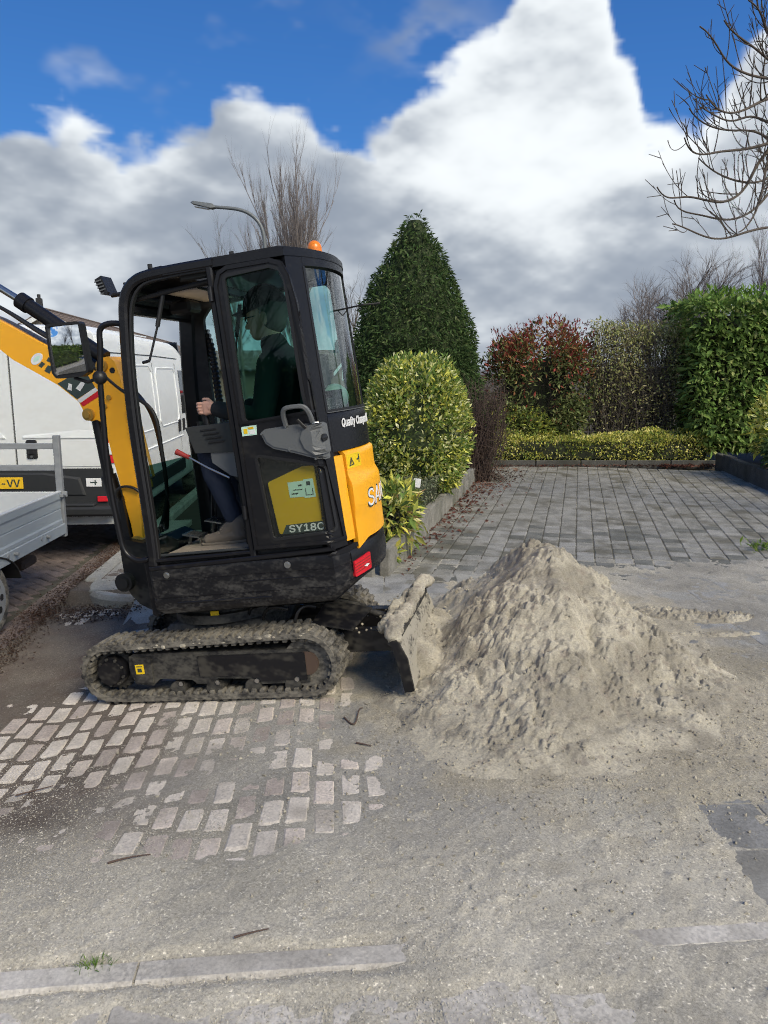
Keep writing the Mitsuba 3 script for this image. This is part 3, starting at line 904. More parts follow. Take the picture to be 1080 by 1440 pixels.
# drive sprocket with travel motor at the left end, idler at the right end
for sgn, (va, vb) in ((1, (.30, .462)), (-1, (-.462, -.30))):
    vo = vb if sgn > 0 else va
    teeth = []
    pts = []
    for k in range(22 * 2):
        a = k * math.pi / 22; R = .125 if k % 2 else .108
        pts.append((.596 + R * math.cos(a), .19 + R * math.sin(a)))
    sk_ = ex('drive_sprocket', prism(Polygon(pts), (va + vb) / 2 - .02, (va + vb) / 2 + .02), 'black_dull')
    add(f'{sk_}__travel_motor', [cyl((.596, va, .19), (.596, vo - sgn * .01, .19), .088, 28), cyl((.596, vo - sgn * .03, .19), (.596, vo + sgn * .014, .19), .072, 28, .066)], 'black_paint', smooth=40, M=MM)
    bl = []
    for k in range(9):
        a = k * math.tau / 9
        bl.append(cyl((.596 + .077 * math.cos(a), vo - sgn * .015, .19 + .077 * math.sin(a)), (.596 + .077 * math.cos(a), vo + sgn * .002, .19 + .077 * math.sin(a)), .0085, 6))
    add(f'{sk_}__bolts', bl, 'black_dull', M=MM, kind='stuff')
    idl = ex('idler_wheel', [cyl((-.572, va + .03, .192), (-.572, vb - .02, .192), .134, 36)], 'rubber', smooth=40)
    add(f'{idl}__hub', cyl((-.572, va + .02, .192), (-.572, vb - .005, .192), .065, 24), 'rust', smooth=40, M=MM)
# centre frame, slew ring
ex('centre_frame', [cbox((0, 0, .33), (.62, .62, .14), .03), cbox((.1, 0, .27), (.5, .5, .1), .02), cbox((0, 0, .26), (.34, .6, .1), .02)], 'black_dull')
ex('slew_ring', [cyl((0, 0, .38), (0, 0, .52), .29, 40), cyl((0, 0, .40), (0, 0, .45), .34, 40)], 'black_dull', smooth=40)
ex('swivel_tag', cbox((-.03, .33, .46), (.05, .01, .03), .002), 'sign_yellow')
for a, b in (((-.30, .30, .40), (-.48, .37, .47)), ((-.52, .40, .405), (-.62, .33, .46)), ((-.2, .26, .42), (-.42, .31, .50))):
    a, b = np.array(a), np.array(b)
    ex('hose', tube(smoothpath([a, (a + b) / 2 + [0, .03, .05], b], 8), .009, 8), 'black_plastic', smooth=True)

# dozer blade behind the cab
bd = ex('dozer_blade', [prism(Polygon([(-1.055, .30), (-1.075, .302), (-1.108, .235), (-1.122, .15), (-1.122, .09), (-1.142, .03), (-1.10, .03), (-1.088, .1), (-1.085, .18), (-1.075, .235)]), -.49, .49)], 'blade_mat', label='dozer blade pushed into the sand')
add(f'{bd}__end_plate', prism(Polygon([(-1.045, .305), (-1.085, .31), (-1.13, .2), (-1.145, .03), (-1.095, .025), (-1.075, .18)]), .478, .498), 'black_paint', M=MM)
add(f'{bd}__top_bar', cbox((-1.06, 0, .295), (.055, .985, .05), .012), 'black_dull', M=MM)
for v in (.2, -.2):
    add(f'{bd}__arm', prism(Polygon([(-.35, .22), (-.35, .34), (-.7, .29), (-1.06, .275), (-1.06, .16), (-.7, .165)]), v - .035, v + .035), 'black_paint', M=MM)
add(f'{bd}__cylinder', [cyl((-.45, 0, .42), (-.8, 0, .33), .038, 16), cyl((-.8, 0, .33), (-1.04, 0, .25), .02, 12)], 'black_dull', smooth=40, M=MM)
add(f'{bd}__step_plate', hullof([(-.60, .36, .385), (-.60, .05, .42), (-.82, .36, .335), (-.86, .05, .36), (-.60, .36, .375), (-.60, .05, .41), (-.82, .36, .325), (-.86, .05, .35)]), 'black_paint', M=MM)
mud = []
r = RS(15)
path = smoothpath([(-1.065, .49, .295), (-1.05, .25, .345), (-1.06, 0, .33), (-1.075, -.25, .365), (-1.11, -.5, .345)], 10)
m = tube(path, np.r_[.022, np.full(len(path) - 2, .040), .03], 12); v, f = trimesh.remesh.subdivide_to_size(m.vertices, m.faces, .014); m = trimesh.Trimesh(v, f)
mud.append(lump(lump(m, .03, 12, 3), .012, 40, 4))
path = smoothpath([(-.98, .30, .30), (-.985, .1, .325), (-1.0, -.15, .32), (-1.02, -.4, .34)], 10)
m = tube(path, np.r_[.02, np.full(len(path) - 2, .036), .026], 12); v, f = trimesh.remesh.subdivide_to_size(m.vertices, m.faces, .014); m = trimesh.Trimesh(v, f)
mud.append(lump(lump(m, .026, 14, 5), .012, 40, 6))
for k in range(40):
    u = r.uniform(-1.04, -.7); v = r.uniform(-.4, .30); s = r.uniform(.004, .009)
    b = trimesh.creation.icosphere(1, s); b.vertices += [u, v, .29 + .03 * (u < -.95)]
    mud.append(lump(b, .005, 60, k))
add(f'{bd}__mud', mud, 'pile_mat', smooth=True, M=MM, kind='stuff')

# --- upper structure: lower body, counterweight
def plan(inset=0.0, R=.945, side=.49, front=.236):
    t0 = math.asin((side) / .945)
    a = np.linspace(t0, -t0, 41)
    arc = [(-(R - inset) * math.cos(x), (R - inset) * math.sin(x)) for x in a]
    fr_ = [(front - inset, -side + inset + .05), (front - inset, side - inset - .012), (front - .02 - inset, side - inset)]
    fr_ = [(front - .06 - inset, -side + inset)] + fr_
    return np.array([(u, min(max(v, -side + inset), side - inset)) for u, v in arc] + fr_)


def loft(levels):
    P = [np.c_[plan(i), np.full(len(plan(i)), 0.0)] for i, _ in levels]
    n = len(P[0]); V = []
    for (i, w), p in zip(levels, P):
        p = p.copy(); rise = .105 * sstep(-.72, -.95, p[:, 0]); p[:, 2] = w + rise * np.clip((.62 - w) / .12, 0, 1); V.append(p)
    V = np.vstack(V); F = []
    for k in range(len(levels) - 1):
        for j in range(n):
            a, b = k * n + j, k * n + (j + 1) % n
            F += [(a, a + n, b), (b, a + n, b + n)]
    F += [(0, j, j + 1) for j in range(1, n - 1)] + [((len(levels) - 1) * n, (len(levels) - 1) * n + j + 1, (len(levels) - 1) * n + j) for j in range(1, n - 1)]
    m = trimesh.Trimesh(V, np.array(F), process=False)
    if m.volume < 0: m.invert()
    return m


lb = ex('lower_body', loft([(.07, .505), (.025, .515), (.004, .545), (0, .58), (0, .60), (.004, .603), (.004, .607), (0, .61), (0, .70), (.003, .702), (.003, .706), (0, .708), (0, .755), (.006, .775), (.03, .79)]), 'skirt_paint', smooth=25)
add(f'{lb}__ridge', [cbox((-.18, .4915, .577), (.55, .006, .012), .003), cbox((-.5, .4915, .672), (.4, .004, .006), .002)], 'black_paint', M=MM)
for u, w in ((.13, .735), (-.56, .742)):
    add(f'{lb}__bolt', [cyl((u, .489, w), (u, .499, w), .012, 10), cyl((u, .489, w), (u, .493, w), .018, 16)], 'steel', M=MM)
cw = ex('counterweight', band(23.2, -32, lambda a: .565 + .045 * math.sin(min(max((.41 - a) / .3, 0), 1) * 1.57), .775, off=.006, nth=30, nw=8, Rfn=lambda w: .945 - .10 * max(0, (.66 - w) / .1) ** 2 * .8 - .012 * max(0, (w - .74) / .035) ** 2), 'black_paint', smooth=40)
add(f'{cw}__ledge', bend(prism(Polygon([(-.78, .772), (-.80, .785), (-.93, .80), (-.99, .785), (-.90, .765)]), .47, .496)), 'black_paint', M=MM)
rf = ex('reflector', bend(prism(roundpoly([(-.908, .705), (-.994, .722), (-.991, .632), (-.905, .622)], .006), .490, .505)), 'red_lens', smooth=20, label='red square tail reflector')
add(f'{rf}__rib', [bend(prism(Polygon([(-.909, w), (-.992, w + .014), (-.992, w + .019), (-.909, w + .005)]), .500, .5075)) for w in (.64, .655, .670, .685)], 'red_dull', M=MM)
add(f'{rf}__label', bend(prism(Polygon([(-.955, .66), (-.968, .668), (-.980, .662), (-.967, .652)]), .500, .5085)), 'white_print', M=MM)
# tail panels
ex('engine_hood', prism(Polygon([(-.45, -.47), (-.45, .30)] + [(-.90 * math.cos(a), .90 * math.sin(a)) for a in np.radians(np.linspace(26, -31, 24))]), .78, 1.47, 'uv'), 'black_dull')
yp = ex('rear_panel', band(18.8, -32, lambda a: .80 if a < .21 else .80 - .02 * (a - .21) / .06, lambda a: 1.283, off=.010, depth=.03, nth=34, nw=26, Rfn=lambda w: .945 - .012 * float(sstep(1.10, 1.16, w)) - .02 * float(sstep(1.262, 1.283, w)) + .008 * float(sstep(.93, .985, w)) * float(sstep(1.16, 1.10, w))), 'yellow_paint', smooth=45, label='orange yellow curved engine cover')
ex('rear_panel', band(24.0, 19.6, .82, 1.262, off=.002, depth=.03, nth=6, nw=10), 'yellow_paint', smooth=45, label='narrow yellow strip beside the door')
ex('upper_rear_panel', band(24.0, -32, 1.285, 1.50, off=.002, depth=.03, nth=30, nw=8, Rfn=lambda w: float(Rb(w)) - .012 * float(sstep(1.48, 1.50, w))), 'black_paint', smooth=45)


def arctext(txt, th0, w0, hgt, R, bold=True, shear=0.0, sx=1.0, depth=.002, target=None, rise=0.0):
    m = text_mesh(txt, hgt, depth, bold)
    v, f = trimesh.remesh.subdivide_to_size(m.vertices, m.faces, .03); m = trimesh.Trimesh(v, f, process=False)
    v = m.vertices.copy(); x = (v[:, 0] + shear * v[:, 1]) * sx
    th = math.radians(th0) - x / R; RR = R + v[:, 2]
    m.vertices = np.c_[-RR * np.cos(th), RR * np.sin(th), w0 + v[:, 1] + rise * x]
    return m


lt = add(f'{EX}__upper_rear_panel__script', arctext('Quality Changes the World', 17.8, 1.405, .042, .932, True, .25, .82), 'white_print', M=MM, label='white script lettering')
sy = add(f'{yp}__lettering_edge', arctext('SANY', 11.2, .955, .098, .963, True, .12, 1.36, .0015), 'dark_print', M=MM)
m = arctext('SANY', 10.9, .960, .088, .9645, False, .12, 1.45, .002)
add(f'{yp}__lettering', m, 'white_print', M=MM, label='silver white capital letters with dark outline')
ws = add(f'{yp}__warning_sign', band(18.4, 9.2, 1.185, 1.258, off=.0135, depth=.002, nth=8, nw=3, Rfn=lambda w: .945 - .014), 'sign_yellow', M=MM, label='yellow warning sticker with a triangle')


def arcpoly(pts, R, thick=.002):
    """pts in (arc degrees, w)."""
    P = Polygon(pts); m = trimesh.creation.extrude_polygon(P, thick, engine='earcut'); v = m.vertices.copy()
    th = np.radians(v[:, 0]); RR = R + v[:, 2]
    m.vertices = np.c_[-RR * np.cos(th), RR * np.sin(th), v[:, 1]]; m.invert()
    return m


tri = Polygon([(17.4, 1.196), (15.9, 1.243), (14.4, 1.200)])
add(f'{yp}__warning_print', [trimesh.util.concatenate([arcpoly(list(g.exterior.coords), .9455) for g in [p]]) for p in
    (Polygon([(17.4, 1.196), (15.9, 1.243), (15.9, 1.234), (16.9, 1.2)]), Polygon([(15.9, 1.243), (14.4, 1.2), (14.8, 1.202), (15.9, 1.234)]), Polygon([(17.4, 1.196), (14.4, 1.2), (14.8, 1.205), (17.0, 1.201)]), Polygon([(16.05, 1.207), (15.75, 1.207), (15.8, 1.225), (16.0, 1.225)]),
     Polygon([(12.2, 1.226), (10.4, 1.232), (10.4, 1.224), (12.2, 1.218)]), Polygon([(11.0, 1.25), (10.6, 1.25), (10.6, 1.205), (11.0, 1.205)]))], 'dark_print', M=MM)

# --- cab shell
PIL = [(.205, .79), (.19, 1.2), (.178, 1.62), (.128, 2.10), (.112, 2.175), (.075, 2.235), (.02, 2.268), (-.07, 2.281), (-.16, 2.284), (-.28, 2.285), (-.40, 2.285)]
far_v = -.25
pth = smoothpath([(a, .465, b) for a, b in PIL], 6)
cabk = ex('cab', barpath(pth, .05, .055), 'black_paint', smooth=35)
pth2 = smoothpath([(a, far_v, b) for a, b in PIL], 6)


def cab(part, mesh, mat, smooth=False, label=None):
    return add(f'{EX}__cab__{part}', mesh, mat, smooth=smooth, M=MM, label=label)


cab('pillar', barpath(pth2, .10, .06), 'black_paint', 35)
cab('pillar', barpath(np.array([(-.375, .468, .80), (-.375, .468, 1.4), (-.375, .468, 2.29)]), .035, .04), 'black_paint')
cab('seal', barpath(smoothpath([(a - .031, .462, b - .006) for a, b in [(.205, .82), (.19, 1.2), (.178, 1.62), (.128, 2.08), (.11, 2.15), (.07, 2.215), (.02, 2.247), (-.07, 2.258), (-.16, 2.261), (-.25, 2.262), (-.35, 2.262)]], 6), .014, .03), 'black_plastic', 35)
# roof: plan outline lofted over three levels, with an open hatch near its front
def roof_plan(ins, front):
    a = np.radians(np.linspace(32, -20.4, 26)); R = .905 - ins
    q = [(-R * math.cos(x), min(R * math.sin(x), .49 - ins)) for x in a]
    return [(front - ins, .49 - ins - .05), (front - ins - .03, .49 - ins)] + q + [(front - ins - .03, far_v - .03 + ins), (front - ins, far_v + .02 + ins)]


hatch = Polygon([(-.03, .36), (-.03, -.2), (-.33, -.2), (-.33, .36)])
ro = []
ro.append(prism(Polygon(roof_plan(.0, -.10)).difference(hatch), 2.262, 2.292, 'uv'))
ro.append(prism(Polygon(roof_plan(.012, -.10)).difference(hatch), 2.292, 2.306, 'uv'))
ro.append(prism(Polygon(roof_plan(.035, -.10)).difference(hatch), 2.306, 2.314, 'uv'))
rk = ex('roof', ro, 'black_paint', smooth=25)
# sloping front of the roof
fro = []
prof = [(.0, 2.266), (.0, 2.300), (-.11, 2.314)]
fr2 = Polygon([(.135, 2.13), (.150, 2.15), (.129, 2.211), (.081, 2.263), (.024, 2.298), (-.061, 2.311), (-.12, 2.314), (-.12, 2.285), (-.06, 2.284), (.015, 2.270), (.065, 2.238), (.105, 2.195)])
add(f'{rk}__front_edge', prism(fr2, far_v - .02, .47), 'black_paint', M=MM, smooth=35)
add(f'{rk}__hatch', prism(Polygon([(-.03, .36), (-.03, -.2), (-.33, -.2), (-.33, .36)]), 2.205, 2.209, 'uv'), 'hatch', M=MM, label='beige translucent roof hatch')
add(f'{rk}__hatch_rib', [cbox((-.25, .08, 2.199), (.014, .56, .012), .003), cbox((-.18, .36, 2.21), (.32, .014, .02), .003)], 'black_plastic', M=MM)
for u, v, w in ((-.06, .47, 2.318), (-.49, .44, 2.316), (.10, .45, 2.255)):
    add(f'{rk}__stud', cyl((u, v, w - .01), (u, v, w + .012), .012, 10), 'black_plastic', M=MM)
add(f'{rk}__liner', prism(Polygon(roof_plan(.05, -.12)).difference(hatch.buffer(.02)), 2.235, 2.255, 'uv'), 'dark_grey', M=MM)
# rear of the cab
cab('corner_post', band(31.4, 23.8, .80, 2.30, off=.0, depth=.03, nth=8, nw=24), 'black_paint', 45)
cab('corner_post', band(-14.5, -21, 1.49, 2.30, off=.0, depth=.03, nth=6, nw=16), 'black_paint', 45)
cab('rear_header', band(24.2, -21, lambda a: 2.205 + .02 * math.cos(a * 2), 2.29, off=.001, depth=.03, nth=26, nw=5), 'black_paint', 45)
def rwin(th0, th1, w0, w1, rad):
    return band(th0, th1, w0, w1, off=-.008, depth=.0005, nth=40, nw=12)
cab('rear_window', rwin(23.6, -14.2, 1.495, 2.21, .05), 'glass_rear', 60)
cab('window_seal', [band(24.2, 23.2, 1.49, 2.215, off=.003, depth=.012, nth=3, nw=14), band(23.9, -14.2, 1.490, 1.502, off=.003, depth=.012, nth=26, nw=3)], 'black_plastic', 45)
cab('seal_trim', [band(23.9, -14.2, 1.486, 1.4895, off=.006, depth=.006, nth=26, nw=2)], 'grey_plastic', 45)
# far side of the cab: wall with a window, the low machine cover outside it
fw = Polygon([(.20, .8), (.165, 1.62), (.11, 2.12), (.04, 2.25), (-.1, 2.28), (-.84, 2.28), (-.86, .8)])
wn = roundpoly([(.05, 1.42), (.02, 2.12), (-.06, 2.2), (-.36, 2.2), (-.36, 1.42)], .05)
wn2 = roundpoly([(-.41, 1.42), (-.41, 2.2), (-.78, 2.2), (-.80, 1.42)], .05)
cab('far_wall', prism(fw.difference(wn).difference(wn2), far_v - .02, far_v + .015), 'black_dull')
for g in (wn, wn2):
    cab('window', prism(g.buffer(.004), far_v - .006, far_v - .005), 'glass_far')
ex('side_cover', [cbox((-.30, -.41, 1.03), (1.0, .15, .50), .05)], 'black_paint', smooth=30)
# front: header, lower pane, posts
cab('front_header', barpath(np.array([(.118, .45, 2.135), (.118, 0, 2.135), (.118, far_v, 2.135)]), .05, .05, up=(0, 0, 1)), 'black_paint')
cab('lower_windscreen', prism(Polygon([(far_v + .02, .83), (.455, .83), (.455, 1.325), (far_v + .02, 1.33)]), .172, .1725, 'vw'), 'glass_front', label='tinted lower front pane')
cab('raised_windscreen', hullof([(-.35, .40, 2.205), (-.35, -.2, 2.205), (-.75, .40, 2.225), (-.75, -.2, 2.225), (-.35, .40, 2.208), (-.35, -.2, 2.208), (-.75, .40, 2.228), (-.75, -.2, 2.228)]), 'glass_rear')
cab('windscreen_rail', [tube([(.09, .41, 2.18), (-.5, .41, 2.225)], .012, 8), tube([(.09, -.29, 2.18), (-.5, -.29, 2.225)], .012, 8), tube([(.05, .40, 2.185), (.05, -.22, 2.185)], .013, 8)], 'black_plastic')
cab('wiper_motor', cbox((.0, .02, 2.16), (.13, .16, .07), .015), 'black_plastic')
cab('gas_strut', [tube([(.085, .44, 1.86), (.045, .44, 1.865)], .008, 8), tube([(.045, .44, 1.865), (-.02, .42, 2.03)], .006, 8), tube([(-.02, .42, 2.03), (-.075, .40, 2.20)], .012, 8)], 'black_plastic', 40)
cab('gas_strut', [tube([(-.17, -.2, 1.88), (-.19, -.2, 1.98)], .006, 8), tube([(-.19, -.2, 1.98), (-.24, -.2, 2.16)], .012, 8)], 'black_plastic', 40)
cab('ribbed_hose', tube(smoothpath([(.03, -.27, 2.05), (.0, -.25, 1.8), (-.02, -.2, 1.6), (-.09, -.1, 1.46)], 30), .022 + .004 * np.sin(np.arange(91) * 1.6), 10), 'black_plastic', 40)

# --- door
dout = Polygon([(-.392, .832), (-.392, 2.17), (-.42, 2.235), (-.47, 2.258), (-.70, 2.258), (-.755, 2.235), (-.785, 2.17), (-.805, 2.04), (-.83, 1.70), (-.85, 1.40), (-.868, 1.2), (-.885, 1.0), (-.895, .832)])
dgl = roundpoly([(-.448, 1.492), (-.455, 2.205), (-.69, 2.216), (-.738, 2.196), (-.757, 2.14), (-.768, 1.6), (-.778, 1.508)], .022)
drec = roundpoly([(-.478, 1.318), (-.70, 1.265), (-.835, 1.224), (-.845, .90), (-.505, .882)], .02)
dr_ = ex('door', bend(prism(dout.difference(dgl).difference(drec), .468, .494)), 'black_paint', smooth=30, label='closed black cab door with tinted window')
edge = dout.buffer(-.006).difference(dout.buffer(-.022))
add(f'{dr_}__rim', bend(prism(edge, .49, .503)), 'black_paint', smooth=40, M=MM)
for g, nme, wd, vv in ((dgl, 'window_seal', .013, .499), (drec, 'recess_rim', .010, .498)):
    add(f'{dr_}__{nme}', bend(prism(g.buffer(wd).difference(g.buffer(-.004)), .48, vv)), 'black_plastic', smooth=40, M=MM)
add(f'{dr_}__window', prism(dgl.buffer(.004), .481, .4815), 'glass_door', M=MM)
add(f'{dr_}__window_rail', bend(prism(Polygon([(-.425, 1.484), (-.425, 1.496), (-.83, 1.513), (-.83, 1.501)]), .49, .506)), 'black_paint', M=MM)
add(f'{dr_}__lower_glass', bend(prism(drec.buffer(.004), .482, .4825)), 'glass_clear', M=MM)
add(f'{dr_}__recess_panel', bend(prism(drec.buffer(.01), .436, .446)), 'black_dull', M=MM)
yk = add(f'{dr_}__yellow_panel', bend(prism(roundpoly([(-.508, 1.174), (-.70, 1.238), (-.775, 1.238), (-.808, 1.215), (-.826, 1.15), (-.832, .906), (-.532, .90)], .012), .446, .462)), 'door_yellow', smooth=30, M=MM, label='mustard yellow inset panel low in the door')
def stick(name, pts, vv, mat, parent=dr_, label=None):
    return add(f'{parent}__{name}', bend(prism(Polygon(pts), vv, vv + .0015)), mat, M=MM, label=label)
stick('model_plate', [(-.548, .898), (-.575, .945), (-.806, .953), (-.772, .903)], .4625, 'dark_print')
m = text_mesh('SY18C', .036, .0015, True); v = m.vertices.copy()
v = np.c_[-.585 - v[:, 0] * 1.18 - .05 * v[:, 1], .4645 + v[:, 2], .906 + v[:, 1] * 1.0 + v[:, 0] * .012]; m.vertices = v
add(f'{dr_}__model_lettering', m, 'white_print', M=MM, label='white model lettering SY18C')
stick('instruction_sticker', [(-.615, 1.163), (-.70, 1.166), (-.70, 1.172), (-.752, 1.172), (-.756, 1.078), (-.695, 1.076), (-.695, 1.083), (-.617, 1.085)], .4625, 'mint_print', label='pale green instruction sticker on the yellow panel')
for k, (a, b, w0, w1) in enumerate([(-.63, -.665, 1.10, 1.106), (-.64, -.69, 1.12, 1.124), (-.67, -.69, 1.14, 1.148), (-.705, -.745, 1.09, 1.093), (-.705, -.708, 1.09, 1.125), (-.742, -.745, 1.09, 1.125), (-.715, -.735, 1.14, 1.16)]):
    stick('sticker_print', [(a, w0), (b, w0), (b, w1), (a, w1)], .4645, 'dark_print')
s2 = stick('door_sticker', [(-.424, 1.424), (-.503, 1.424), (-.507, 1.473), (-.424, 1.471)], .4945, 'mint_print', label='small mint sticker under the door window')
for a, b, w0, w1, mt in [(-.435, -.455, 1.435, 1.46, 'sign_yellow'), (-.465, -.495, 1.43, 1.45, 'white_print'), (-.46, -.49, 1.455, 1.466, 'door_yellow')]:
    stick('sticker_print', [(a, w0), (b, w0), (b, w1), (a, w1)], .4962, mt)
hp = roundpoly([(-.528, 1.43), (-.555, 1.447), (-.69, 1.452), (-.862, 1.447), (-.862, 1.262), (-.83, 1.262), (-.693, 1.312), (-.585, 1.345), (-.548, 1.375)], .012)
hk = add(f'{dr_}__lock_housing', bend(prism(hp, .49, .512)), 'grey_plastic', smooth=30, M=MM, label='grey plastic door lock housing')
add(f'{dr_}__lock_housing_face', bend(prism(hp.buffer(-.012), .512, .518)), 'grey_plastic', M=MM)
add(f'{dr_}__latch_cover', bend(prism(roundpoly([(-.735, 1.38), (-.76, 1.435), (-.80, 1.443), (-.858, 1.443), (-.858, 1.295), (-.80, 1.292), (-.752, 1.33)], .012), .518, .528)), 'grey_plastic', M=MM)
add(f'{dr_}__keyhole', bend(prism(roundpoly([(-.812, 1.37), (-.82, 1.39), (-.845, 1.39), (-.852, 1.37), (-.845, 1.355), (-.82, 1.352)], .005), .526, .531)), 'black_plastic', M=MM)
add(f'{dr_}__grab_handle', barpath(smoothpath([(-.668, .515, 1.45), (-.670, .535, 1.50), (-.684, .55, 1.532), (-.735, .553, 1.54), (-.785, .548, 1.532), (-.803, .535, 1.50), (-.808, .515, 1.45)], 6), .022, .024), 'grey_plastic', smooth=40, M=MM)
add(f'{dr_}__latch_lever', barpath(smoothpath([(-.775, .53, 1.43), (-.752, .54, 1.46), (-.742, .545, 1.475)], 4), .016, .014), 'black_plastic', M=MM)
for u, w in ((-.535, 1.425), (-.668, 1.447), (-.808, 1.452), (-.67, 1.33), (-.80, 1.272)):
    add(f'{dr_}__screw', bend(cyl((u, .51, w), (u, .521, w), .0055, 8)), 'steel', M=MM)
add(f'{dr_}__inner_grip', tube(smoothpath([(-.392, .45, 2.02), (-.365, .44, 1.99), (-.358, .44, 1.88), (-.375, .44, 1.76), (-.40, .45, 1.715)], 6), .013, 8), 'black_plastic', smooth=True, M=MM)
for w in (1.0, 2.1):
    add(f'{dr_}__hinge', cyl((-.372, .497, w), (-.372, .497, w + .07), .013, 10), 'black_paint', smooth=40, M=MM)

# --- sill, floor, inside of the cab
ex('sill', [barpath(np.array([(.225, .475, .775), (-.2, .475, .785), (-.56, .475, .795), (-.82, .47, .805)]), .024, .04), barpath(np.array([(.20, .47, .815), (-.2, .47, .818), (-.375, .47, .822)]), .018, .035)], 'black_paint')
ex('cab_floor', [prism(Polygon([(.19, .45), (.19, -.32), (-.75, -.32), (-.75, .45)]), .775, .822, 'uv')], 'black_dull')
add(f'{EX}__cab_floor__mat', lump(trimesh.Trimesh(*trimesh.remesh.subdivide_to_size(*(lambda b: (b.vertices, b.faces))(cbox((-.10, .1, .83), (.5, .66, .012), .004)), .03)), .004, 18, 2), 'mat_floor', smooth=30, M=MM, label='sandy worn floor mat')
add(f'{EX}__cab_floor__edge', [cbox((-.09, .445, .837), (.53, .022, .012), .003)], 'dark_grey', M=MM)
for (u, v, w) in ((.07, .2, .90), (-.02, .08, .95)):
    pk = ex('pedal', [hullof([(u + .055, v - .06, w + .012), (u + .055, v + .06, w + .012), (u - .045, v - .06, w - .012), (u - .045, v + .06, w - .012), (u + .055, v - .06, w + .004), (u + .055, v + .06, w + .004), (u - .045, v - .06, w - .02), (u - .045, v + .06, w - .02)])], 'steel')
    add(f'{pk}__stem', [tube([(u + .03, v, w), (u + .06, v - .02, .83)], .009, 8), tube([(u - .02, v - .03, w - .01), (u, v - .03, .83)], .007, 8)], 'steel', M=MM)
    add(f'{pk}__tread', [cbox((u + .03 - .02 * k, v, w + .008 - .005 * k), (.006, .1, .008), .002) for k in range(4)], 'dark_grey', M=MM)
for v in (.0, -.06):
    ex('travel_lever', [tube([(.08, v, .83), (.02, v, 1.15), (.03, v, 1.42)], .008, 8), cyl((.03, v, 1.40), (.035, v, 1.52), .016, 10)], 'black_plastic', smooth=40)
se = ex('seat', [cbox((-.47, .09, 1.22), (.44, .44, .13), .04)], 'dark_grey', smooth=30)
add(f'{se}__backrest', hullof([(-.64, .29, 1.28), (-.64, -.11, 1.28), (-.72, .27, 1.80), (-.72, -.09, 1.80), (-.76, .27, 1.80), (-.76, -.09, 1.80), (-.74, .29, 1.26), (-.74, -.11, 1.26)]), 'dark_grey', M=MM)
add(f'{se}__base', cbox((-.50, .09, 1.0), (.44, .5, .36), .02), 'black_dull', M=MM)
ck = ex('control_console', hullof([(-.06, .24, 1.50), (-.06, .38, 1.50), (-.35, .24, 1.50), (-.35, .38, 1.50), (-.09, .25, 1.36), (-.09, .37, 1.36), (-.35, .25, 1.34), (-.35, .37, 1.34)]), 'dark_grey')
add(f'{ck}__rib', [cbox((-.19 - .012 * k, .382, 1.475 - .022 * k), (.09, .006, .009), .002) for k in range(4)], 'black_plastic', M=MM)
add(f'{ck}__joystick', [tube([(-.16, .31, 1.49), (-.155, .31, 1.55)], .018, 10), tube([(-.155, .31, 1.55), (-.15, .31, 1.63)], .02, 10)], 'black_plastic', smooth=40, M=MM)
add(f'{ck}__side_panel', prism(roundpoly([(-.175, 1.30), (-.175, 1.385), (-.24, 1.42), (-.34, 1.42), (-.34, 1.20), (-.27, 1.22)], .01), .35, .362), 'grey_plastic', M=MM)
sl = ex('safety_lever', tube([(-.055, .385, 1.345), (-.16, .385, 1.275), (-.27, .385, 1.212)], .0055, 8), 'steel')
add(f'{sl}__grip', [cyl((.01, .385, 1.380), (-.045, .385, 1.350), .017, 12, .012), cyl((-.045, .385, 1.35), (-.06, .385, 1.343), .012, 10)], 'red_dull', smooth=40, M=MM, label='red lever grip')
ex('control_console', hullof([(-.06, -.06, 1.50), (-.06, -.2, 1.50), (-.35, -.06, 1.50), (-.35, -.2, 1.50), (-.09, -.07, 1.3), (-.09, -.19, 1.3), (-.35, -.07, 1.3), (-.35, -.19, 1.3)]), 'dark_grey')
ex('canister', [cyl((-.78, .16, 1.50), (-.78, .16, 1.56), .07, 20), cyl((-.80, .05, 1.50), (-.80, .05, 1.60), .05, 16)], 'black_plastic', smooth=40)
ex('jug', [lump(trimesh.creation.icosphere(3, 1.0).apply_transform(np.diag([.075, .10, .075, 1])).apply_translation([-.78, -.04, 1.56]), .008, 12, 3)], 'jug_green', smooth=True, label='pale green jug behind the seat')

# --- lamps, beacon, mirror
wl = ex('work_lamp', [hullof([(.285, .36, 2.34), (.285, .26, 2.34), (.255, .36, 2.235), (.255, .26, 2.235), (.325, .36, 2.325), (.325, .26, 2.325), (.30, .36, 2.245), (.30, .26, 2.245)])], 'black_plastic')
add(f'{wl}__fin', [hullof([(.262 + .006 * k, .362, 2.25 + .016 * k), (.30 + .006 * k, .362, 2.244 + .016 * k), (.262 + .006 * k, .368, 2.25 + .016 * k), (.30 + .006 * k, .368, 2.244 + .016 * k), (.262 + .006 * k, .362, 2.256 + .016 * k), (.30 + .006 * k, .362, 2.25 + .016 * k), (.262 + .006 * k, .368, 2.256 + .016 * k), (.30 + .006 * k, .368, 2.25 + .016 * k)]) for k in range(5)], 'grey_plastic', M=MM)
add(f'{wl}__bracket', [tube([(.27, .31, 2.24), (.20, .31, 2.24), (.13, .31, 2.20)], .012, 8), cyl((.26, .36, 2.25), (.26, .38, 2.25), .012, 8)], 'black_plastic', M=MM)
bc = ex('beacon', [cyl((-.79, .0, 2.305), (-.79, .0, 2.326), .05, 24)], 'black_plastic', smooth=40)
dm = trimesh.creation.icosphere(3, .039); dm.vertices = dm.vertices * [1, 1, 1.1] + [-.79, .0, 2.358]
